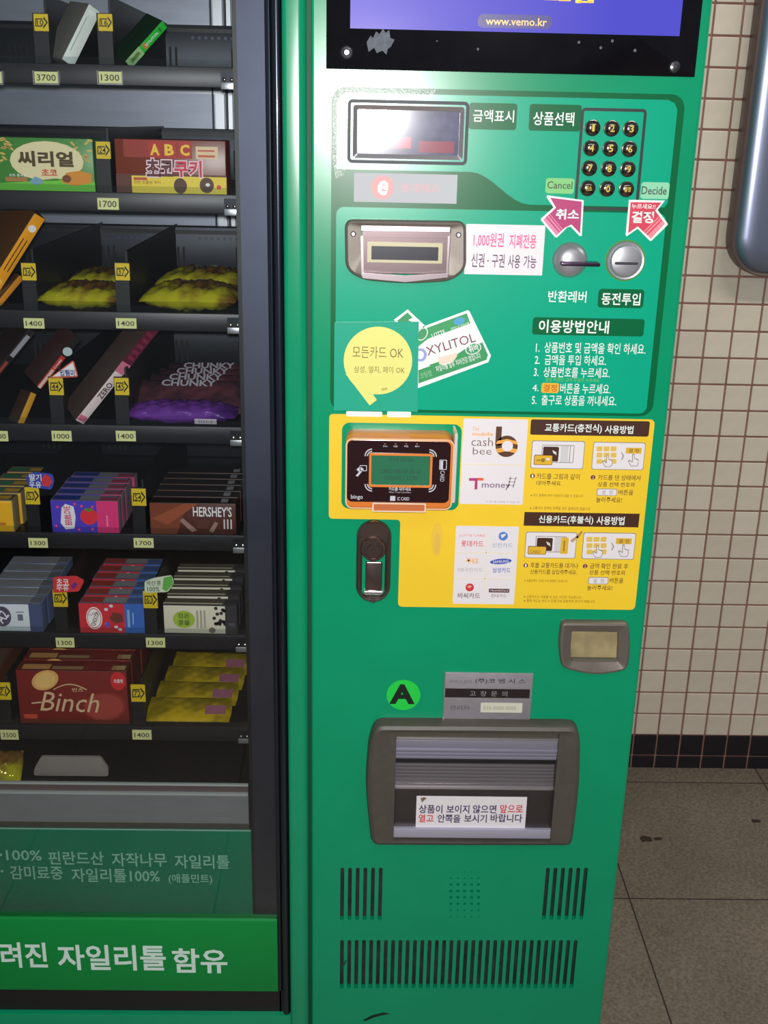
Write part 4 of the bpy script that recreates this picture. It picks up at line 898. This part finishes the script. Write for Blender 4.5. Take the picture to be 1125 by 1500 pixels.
# slanted slim packs: axis from the foot to the top seen in the picture
def slim(name, foot, top, thick, Wd, y, cols, label, draw=None, lean=.6, cat='snack box', zr=0.0):
    F0, T0 = W(*foot, y), W(*top, y); T0.y = y+.02; a = (T0-F0); Ln = a.length; a.normalize()
    b = Vector((-a.z, 0, a.x)).normalized(); wv = (b*lean+Vector((0, 1, 0))*math.sqrt(1-lean*lean)); wv = (wv-a*wv.dot(a)).normalized(); tv = wv.cross(a).normalized()
    if tv.x < 0: tv = -tv
    # local x = tv (thickness), y = wv (depth), z = a (length)
    q = MB(); q.prism(rrect(-thick/2, 0, thick/2, Ln, .0015, 2), 0, Wd, cols[0], .0008, True, side=cols[1])  # dimness of the broad sides is painted in as a darker side colour
    if draw: draw(D2(q, thick, Ln))
    o = q.obj(name, origin=(0, 0, 0)); o.matrix_world = Matrix(((tv.x, wv.x, a.x, F0.x), (tv.y, wv.y, a.y, F0.y), (tv.z, wv.z, a.z, F0.z), (0, 0, 0, 1)))
    return tag(o, label, cat)
def pm(c, r=.35): return P(c, r)
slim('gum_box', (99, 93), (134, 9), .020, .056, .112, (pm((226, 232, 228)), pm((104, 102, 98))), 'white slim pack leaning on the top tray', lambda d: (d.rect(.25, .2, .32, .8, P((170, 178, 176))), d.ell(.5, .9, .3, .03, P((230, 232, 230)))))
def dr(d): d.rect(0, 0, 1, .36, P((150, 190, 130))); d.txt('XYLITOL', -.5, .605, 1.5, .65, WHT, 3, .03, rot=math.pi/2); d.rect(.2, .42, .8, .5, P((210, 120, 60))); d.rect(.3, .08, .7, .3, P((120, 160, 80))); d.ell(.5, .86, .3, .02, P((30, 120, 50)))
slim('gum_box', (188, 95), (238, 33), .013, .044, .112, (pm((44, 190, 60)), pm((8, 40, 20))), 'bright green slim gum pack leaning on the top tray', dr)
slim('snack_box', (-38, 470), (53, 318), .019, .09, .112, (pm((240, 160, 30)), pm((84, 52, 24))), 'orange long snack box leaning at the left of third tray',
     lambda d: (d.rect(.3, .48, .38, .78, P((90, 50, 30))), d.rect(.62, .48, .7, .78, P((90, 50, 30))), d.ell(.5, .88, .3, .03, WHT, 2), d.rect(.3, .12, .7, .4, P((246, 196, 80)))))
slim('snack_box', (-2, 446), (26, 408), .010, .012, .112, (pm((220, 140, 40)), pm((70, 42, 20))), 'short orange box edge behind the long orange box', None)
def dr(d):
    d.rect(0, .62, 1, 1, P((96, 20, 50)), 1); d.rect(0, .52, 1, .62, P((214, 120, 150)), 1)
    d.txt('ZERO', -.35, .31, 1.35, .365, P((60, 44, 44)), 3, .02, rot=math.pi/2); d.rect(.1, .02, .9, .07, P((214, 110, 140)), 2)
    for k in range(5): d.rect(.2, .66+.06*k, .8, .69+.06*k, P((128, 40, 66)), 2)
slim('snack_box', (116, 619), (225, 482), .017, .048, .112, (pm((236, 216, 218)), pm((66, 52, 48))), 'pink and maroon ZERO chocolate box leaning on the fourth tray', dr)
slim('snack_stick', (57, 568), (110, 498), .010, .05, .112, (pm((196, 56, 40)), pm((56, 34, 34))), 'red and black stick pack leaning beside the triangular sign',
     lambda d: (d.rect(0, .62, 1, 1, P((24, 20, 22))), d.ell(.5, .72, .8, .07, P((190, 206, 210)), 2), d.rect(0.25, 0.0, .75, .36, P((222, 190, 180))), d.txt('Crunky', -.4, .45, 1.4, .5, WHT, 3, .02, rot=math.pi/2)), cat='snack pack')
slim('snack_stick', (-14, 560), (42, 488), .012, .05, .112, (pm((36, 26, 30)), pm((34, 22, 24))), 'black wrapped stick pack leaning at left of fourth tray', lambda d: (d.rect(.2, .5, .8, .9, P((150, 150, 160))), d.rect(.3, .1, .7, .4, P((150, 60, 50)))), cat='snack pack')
slim('snack_stick', (30, 622), (44, 580), .011, .03, .112, (pm((206, 150, 40)), pm((60, 38, 30))), 'small gold and brown stick pack at foot of fourth tray', None, cat='snack pack')
# foil bags
def bag(name, w, d, hgt, m, draw=None, seed=1):
    rnd = random.Random(seed); nx, ny = 30, 16; q = MB(); vs = []; fs = []
    ph = [rnd.uniform(0, 6.28) for _ in range(8)]
    for side in (1, -1):
        for j in range(ny+1):
            for i in range(nx+1):
                u, v = i/nx*2-1, j/ny*2-1
                s_ = (max(0, 1-abs(u)**3.0))**.6*(max(0, 1-abs(v)**3))**.6
                wr = .13*math.sin(9*u+4*v+ph[0])*math.sin(7*v+ph[1])+.09*math.sin(17*u-9*v+ph[2])+.08*math.sin(29*u+15*v+ph[3])
                z_ = side*hgt/2*s_*(1+wr)+hgt*.03*math.sin(40*v)*(abs(u) > .93)
                vs.append((u*w/2*(1-.03*v*v), v*d/2+d/2, z_+hgt*.45))
        o_ = 0 if side == 1 else (nx+1)*(ny+1)
        for j in range(ny):
            for i in range(nx):
                a = o_+j*(nx+1)+i; f_ = (a, a+1, a+nx+2, a+nx+1); fs.append(f_ if side == 1 else f_[::-1])
    q.add(vs, fs, m)
    o = q.obj(name, origin=(0, 0, 0), smooth=50)
    if draw: draw(o)
    return o
def foil(name, c1, c2, sc=18):
    m = mat(name, c1, .13, metal=.25, bump=(45, .9), coat=.6); N = m.node_tree.nodes; L = m.node_tree.links; tc = N.new('ShaderNodeTexCoord')
    n_ = N.new('ShaderNodeTexNoise'); n_.inputs['Scale'].default_value = sc; n_.inputs['Detail'].default_value = 4; L.new(tc.outputs['Object'], n_.inputs[0])
    r_ = N.new('ShaderNodeValToRGB'); r_.color_ramp.elements[0].position = .44; r_.color_ramp.elements[1].position = .58; r_.color_ramp.elements[0].color = lin(c1); r_.color_ramp.elements[1].color = lin(c2)
    L.new(n_.outputs[0], r_.inputs[0]); L.new(r_.outputs[0], N['Principled BSDF'].inputs['Base Color']); return m
FY = foil('yellow_foil', (206, 200, 48), (140, 100, 48)); FP = foil('purple_foil', (116, 60, 160), (80, 40, 120)); FGd = foil('gold_foil', (212, 178, 30), (150, 130, 20)); FBr = foil('brown_foil', (66, 44, 56), (104, 60, 70))
w1_ = X(170, 440, .13)-X(52, 440, .13)
o = bag('snack_bag', w1_, .13, .034, FY, seed=3); o.location = (X(113, 457, .115), .112, ZS[2]+.0125); tag(o, 'yellow foil snack bag lying between the two arrow tags on third tray', 'snack bag')
c = dup(o); c.location += Vector((.004, .14, .003)); c.rotation_euler.z = .05; c['label'] = 'yellow foil snack bag behind the left yellow bag'
w2_ = X(348, 440, .13)-X(204, 440, .13)
o = bag('snack_bag', w2_, .13, .038, FY, seed=5); o.location = (X(275, 460, .115), .112, ZS[2]+.0125); tag(o, 'yellow foil snack bag at the right end of third tray', 'snack bag')
c = dup(o); c.location += Vector((-.003, .14, .004)); c.rotation_euler.z = -.04; c['label'] = 'yellow foil snack bag behind the right yellow bag'
# purple bag pile
wp = X(346, 610, .13)-X(182, 610, .13)
for k in range(5):
    o = bag('snack_bag', wp*(1-.03*k), .05 if k == 0 else .072, .030 if k == 0 else .018, FP if k == 0 else FBr, seed=11+k); o.location = (X(264+5*k, 622, .112), .112 if k == 0 else .122+.044*k, ZS[3]+.013); o.rotation_euler = (.1 if k == 0 else .55, 0, .012*k)
    tag(o, 'shiny purple candy bag lying in front on fourth tray' if k == 0 else 'purple and brown candy bag with white lettering, %s from the front on fourth tray' % ORD[k], 'snack bag', 'candy bags on the fourth tray')
    q = MB()
    if k > 0: q.txtw('CHUNKY', -0.004, .054, wp*.5, .014, P((176, 170, 186)), 0, .03)
    else: q.box(.022, .055, -.0005, 0, .004, .012, P((190, 180, 190))); q.txtw('미니', .038, .008, .02, .005, P((90, 80, 100)), -.0012, .0)
    # lettering lies on the bag's upper face
    q.v = [Vector((p.x, (p.z*1.0 if k > 0 else p.z), (.020 if k > 0 else .0200)+(-p.y))) for p in q.v] if k > 0 else [Vector((p.x, -.001+p.y, p.z)) for p in q.v]
    t_ = q.obj('print', origin=(0, 0, 0), smooth=0); t_.parent = o
# milk-chocolate boxes: yellow, strawberry, HERSHEY'S, A2, choco, cream
def dr(q, w, h): d = D2(q, w, h); d.rect(0, 0, .97, .92, P((236, 176, 30))); d.rect(.1, .5, .5, .8, P((246, 214, 120)), 2); d.rect(.1, .2, .8, .3, P((190, 120, 30)), 2)
w, h = dims(-40, 722, 21, 768); o = carton('snack_box', w, h, .030, 0, (P((240, 182, 40)), P((120, 112, 92)), P((150, 130, 90))), dr); seat(o, -40, 21, 768)
q = MB(); q.add([(-w/2+.004, .006, h+.0007), (0, .006, h+.0007), (0, .020, h+.0007), (-w/2+.004, .020, h+.0007)], [(0, 1, 2, 3)], P((40, 140, 90))); q.add([(.003, .006, h+.0007), (w/2-.006, .006, h+.0007), (w/2-.006, .020, h+.0007), (.003, .020, h+.0007)], [(0, 1, 2, 3)], P((220, 170, 50)))
pt = q.obj('top_print', origin=(0, 0, 0), smooth=0); pt.parent = o
z0 = o.location.copy(); tag(o, 'yellow snack box at left of fifth tray, front one in its row', 'snack box', 'yellow boxes on the fifth tray')
for k in range(1, 5):
    c = dup(o); c.location = z0+Vector((.003*k, .036*k, 0)); c['label'] = 'yellow snack box at left of fifth tray, %s in its row' % ORD[k]; pc = dup(pt, parent=c)
def dr(q, w, h):
    d = D2(q, w, h); d.rect(0, 0, .68, 1, P((76, 60, 190))); d.rect(.68, 0, 1, 1, P((222, 52, 120))); pk = P((232, 70, 130))
    for u, v in ((.1, .8), (.36, .9), (.62, .82), (.06, .2), (.4, .1), (.6, .12), (.46, .84)): d.ell(u, v, .02, .04, pk, 2)
    d.poly([(.13, .3), (.16, .78), (.22, .9), (.34, .82), (.36, .5), (.33, .14), (.2, .1)], P((236, 226, 240)), 2); d.txt('I LOVE', .15, .55, .33, .75, P((200, 40, 90)), 4, .02, rot=math.pi/2); d.txt('BERRY', .17, .3, .33, .5, P((200, 40, 90)), 4, .02, rot=math.pi/2)
    d.ell(.56, .52, .13, .26, P((224, 44, 60)), 2); d.poly([(.5, .72), (.53, .8), (.56, .74), (.6, .8), (.62, .72), (.56, .66)], P((60, 140, 60)), 4); d.txt('strawberry milk', .74, .35, .92, .42, P((250, 200, 220)), 3, .0, rot=math.pi/2)
GT = P((140, 142, 150))
w, h = dims(77, 729, 175, 776); o = carton('snack_box', w, h, .026, 0, (P((90, 60, 180)), P((130, 116, 140)), P((140, 120, 130))), dr); seat(o, 77, 175, 776)
def tops(o, w, h, d, items):
    q = MB()
    for a, b, c_, m_ in items: q.add([((a-.5)*w, .003, h+.0009), ((b-.5)*w, .003, h+.0009), ((b-.5)*w, d-c_, h+.0009), ((a-.5)*w, d-c_, h+.0009)], [(0, 1, 2, 3)], m_)
    t_ = q.obj('top_print', origin=(0, 0, 0), smooth=0); t_.parent = o; return t_
def _unused():
    pass
def rowof(o, tp, n, dy, what, group, drift=0.0, cat='snack box'):
    z0 = o.location.copy(); tag(o, what+', front one in its row', cat, group)
    for k in range(1, n):
        c = dup(o); c.location = z0+Vector((random.uniform(-.0015, .0015)+drift*k, dy*k, 0)); c.rotation_euler.z = random.uniform(-.012, .012); c['label'] = '%s, %s in its row' % (what, ORD[k])
        if tp: dup(tp, parent=c)
tp = tops(o, w, h, .026, [(.02, .42, .004, P((44, 62, 150))), (.42, .72, .004, GT), (.72, .98, .012, P((180, 60, 90)))])
rowof(o, tp, 5, .030, 'blue and pink strawberry chocolate box on fifth tray', 'strawberry boxes on the fifth tray')
def dr(q, w, h):
    d = D2(q, w, h); d.poly([(0, 0), (.3, 0), (.44, .98), (0, .98)], P((120, 56, 34)), 1); d.poly([(.02, .5), (.4, .98), (.56, .98), (.2, .3)], P((150, 74, 44)), 2)
    d.txt("HERSHEY'S", .50, .58, .95, .9, P((232, 228, 232)), 4, .015); d.poly([(.34, .44), (.38, .52), (.54, .14), (.48, .08)], P((150, 118, 108)), 3); d.poly([(.68, .12), (.73, .08), (.79, .38), (.75, .42)], P((150, 118, 108)), 3); d.poly([(.52, .5), (.7, .5), (.66, .2), (.54, .2)], P((84, 42, 34)), 2)
    for u in (.86, .9, .94): d.rect(u-.008, .2+.3*(.94-u)/.08*0, u+.008, .5, P((206, 200, 200)), 3)
w, h = dims(221, 736, 347, 782); o = carton('snack_box', w, h, .026, 0, (P((80, 36, 28)), P((40, 34, 36)), P((50, 30, 26))), dr); seat(o, 221, 347, 782)
tp = tops(o, w, h, .026, [(.03, .72, .006, P((38, 32, 36))), (.82, .9, .006, P((150, 150, 156))), (.5, .78, .018, P((44, 34, 38)))])
rowof(o, tp, 6, .031, 'dark brown chocolate box with white block letters on fifth tray', 'chocolate boxes on the fifth tray')
def dr(q, w, h): d = D2(q, w, h); d.rect(.8, 0, 1, 1, P((70, 80, 120))); d.ell(.38, .54, .14, .36, P((84, 76, 100)), 2); d.txt('A2', .28, .36, .47, .72, P((232, 230, 238)), 4, .02, rot=.9); d.rect(.62, .4, .7, .62, P((110, 110, 130)), 2); d.rect(.6, .68, .72, .72, P((150, 150, 170)), 2)
w, h = dims(-32, 872, 63, 913); o = carton('milk_carton', w, h, .030, 0, (P((214, 220, 226)), P((166, 166, 172)), P((92, 104, 140))), dr); seat(o, -32, 63, 913)
tp = tops(o, w, h, .030, [(.02, .78, .003, P((150, 150, 158))), (.8, .98, .003, P((116, 116, 128)))])
rowof(o, tp, 6, .034, 'silver white carton with round A2 mark on sixth tray', 'silver cartons on the sixth tray', cat='carton')
def dr(q, w, h):
    d = D2(q, w, h); d.rect(.7, 0, 1, 1, P((50, 100, 186))); d.rect(0, 0, .7, 1, P((206, 40, 52)))
    d.ell(.23, .5, .125, .38, P((240, 232, 230)), 2); d.ell(.23, .5, .11, .34, P((200, 60, 60)), 3); d.ell(.23, .5, .1, .31, P((244, 238, 236)), 4); d.txt('I LOVE', .15, .62, .3, .7, P((90, 40, 34)), 6, rot=.3); d.txt('CHOCO!', .13, .4, .36, .54, P((90, 40, 34)), 6, .02, rot=1.2)
    for u, v in ((.42, .8), (.5, .92), (.56, .2), (.42, .3), (.62, .12)): d.ell(u, v, .03, .05, P((214, 210, 230)), 2)
    d.poly([(.46, .5), (.52, .7), (.66, .66), (.68, .4), (.56, .32)], P((110, 50, 36)), 3); d.ell(.43, .28, .035, .1, P((90, 80, 190)), 3); d.rect(.74, .2, .78, .8, P((130, 170, 220)), 2); d.rect(.82, .3, .84, .7, P((130, 170, 220)), 2)
w, h = dims(117, 872, 212, 915); o = carton('milk_carton', w, h, .026, 0, (P((200, 44, 54)), P((128, 122, 130)), P((50, 80, 140))), dr); seat(o, 117, 212, 915)
tp = tops(o, w, h, .026, [(.02, .36, .003, P((176, 60, 54))), (.38, .72, .003, P((150, 148, 152))), (.74, .98, .005, P((70, 100, 160)))])
rowof(o, tp, 6, .033, 'red and blue chocolate milk carton on sixth tray', 'red and blue cartons on the sixth tray', cat='carton')
def dr(q, w, h):
    d = D2(q, w, h); d.ell(.28, .5, .15, .3, P((160, 184, 60)), 2); d.txt('검은', .2, .55, .36, .72, P((70, 100, 40)), 4, .02); d.txt('콩물', .2, .3, .36, .48, P((70, 100, 40)), 4, .02); d.rect(.84, 0, 1, 1, P((46, 44, 52)), 1)
    rn = random.Random(4)
    for k in range(16): d.ell(rn.uniform(.68, .86), rn.uniform(.3, .95), .025, .055, P((40, 40, 50)), 3)
    for k in range(3): d.txt('국산검은콩', .42+.055*k, .25, .43+.055*k+.035, .8, P((150, 140, 126)), 3, .0) if False else d.rect(.45+.05*k, .2, .475+.05*k, .82, P((168, 160, 142)), 2)
    d.ell(.66, .14, .045, .1, P((110, 100, 90)), 3); d.txt('100%', .89, .3, .97, .4, P((120, 116, 120)), 3, .0)
w, h = dims(240, 887, 348, 929); o = carton('milk_carton', w, h, .026, 0, (P((216, 210, 188)), P((96, 90, 78)), P((44, 44, 52))), dr); seat(o, 240, 348, 929, rot=(0, 0, -.01))
tp = tops(o, w, h, .026, [(.0, .8, .019, P((226, 218, 186))), (.82, 1, .003, P((60, 60, 68)))])
rowof(o, tp, 5, .037, 'cream carton with green seal and black beans on sixth tray', 'cream cartons on the sixth tray', cat='carton')
# Binch row, and the dark pack at the far left of that tray
def dr(q, w, h):
    d = D2(q, w, h); cr_ = P((216, 180, 140)); d.ell(.26, .82, .13, .17, P((222, 168, 96)), 2, rot=.5); d.ell(.26, .82, .10, .13, P((232, 186, 112)), 3, rot=.5)
    d.ell(.78, .34, .2, .27, P((140, 44, 40)), 2, rot=.15); d.ell(.78, .34, .175, .23, P((160, 60, 52)), 3, rot=.15); d.ell(.92, .82, .07, .17, P((206, 40, 46)), 2); d.txt('초콜릿', .88, .79, .965, .86, WHT, 4, .02)
    d.txt('Binch', .22, .24, .74, .60, cr_, 5, .0, rot=-.03, shear=.25); d.txt('빈츠', .5, .62, .6, .69, cr_, 5, .01); d.poly([(.12, .38), (.22, .4), (.2, .42), (.12, .4)], cr_, 4); d.rect(.04, .1, .16, .18, P((190, 70, 50)), 2)
    pts = [(.33+.3*k/8, .66+.1*math.sin(math.pi*k/8)) for k in range(9)]; d.poly(pts+[(a, b-.015) for a, b in pts[::-1]], cr_, 4)
w, h = dims(30, 985, 191, 1063); o = carton('biscuit_box', w, h, .034, 0, (mat('binch_red', (122, 34, 32), .3), P((110, 34, 30)), P((96, 30, 28))), dr); seat(o, 30, 191, 1063)
tp = tops(o, w, h, .034, [(.05, .3, .014, P((206, 150, 90))), (.32, .6, .02, P((160, 130, 90))), (.6, .9, .006, P((130, 38, 40))), (.86, .98, .016, P((196, 160, 110)))])
rowof(o, tp, 5, .040, 'dark red biscuit box with cream script lettering on seventh tray', 'biscuit boxes on the seventh tray')
w, h = dims(-60, 985, 14, 1060); o = carton('biscuit_box', w, h, .2, 0, (P((70, 44, 38)), P((100, 70, 60)), P((90, 44, 30))), lambda q, w, h: D2(q, w, h).rect(.5, .6, .9, .8, P((120, 130, 160)))); seat(o, -60, -4, 1060); tag(o, 'dark brown deep box at the far left of seventh tray', 'snack box')
# gold bars
for k in range(4):
    wg = X(335, 1060, .13)-X(212, 1060, .13)
    o = bag('chocolate_bar', wg, .055, .013, FGd, seed=30+k); o.location = (X(276+4*k, 1068, .115), .112+.056*k, ZS[6]+.0135); o.rotation_euler = (.30, 0, -.01*k)
    tag(o, 'gold foil chocolate bar on seventh tray, %s one of its row' % ORD[k], 'chocolate bar', 'gold foil bars on the seventh tray')
    q = MB(); q.add([(.2*wg, .008, .017), (.44*wg, .008, .017), (.44*wg, .026, .0185), (.2*wg, .026, .0185)], [(0, 1, 2, 3)], P((150, 90, 110))); t_ = q.obj('bar_label', origin=(0, 0, 0), smooth=0); t_.parent = o
# things lying in the bin
zc_ = Z(200, 1163, .12)
q = MB(); q.box(-1.0, XIW-.002, .105, .56, zc_-.06, zc_-.055, TRAYB); q.obj('bin_floor', M)
q = MB(.20); x0b, x1b = X(48, 1125, .2), X(158, 1125, .2); za_, zb_ = Z(100, 1137, .2), Z(100, 1109, .2)
q.prism(round_poly([(x0b, za_), (x1b, za_), (x1b-.0, za_+.018), (x1b-.012, zb_), (x0b+.016, zb_), (x0b+.002, za_+.014)], .005), .20, .206, mat('tray_paper', (150, 142, 138), .6), .001, True)
o = q.obj('return_flap', M, label='pale grey plate in the bin below the trays')
o = bag('snack_bag', .085, .06, .03, FY, seed=77); o.location = (X(2, 1134, .2), .17, Z(10, 1136, .2)); o.rotation_euler = (.5, .1, .2); tag(o, 'small yellow foil packet lying in the bin at bottom left', 'snack bag')
q = MB(); q.box(-1.0, XIW-.002, .15, .5, o.location.z-.012, o.location.z-.002, TRAYM); q.obj('bin_shelf', M)

bpy.data.scenes.remove(TSC)
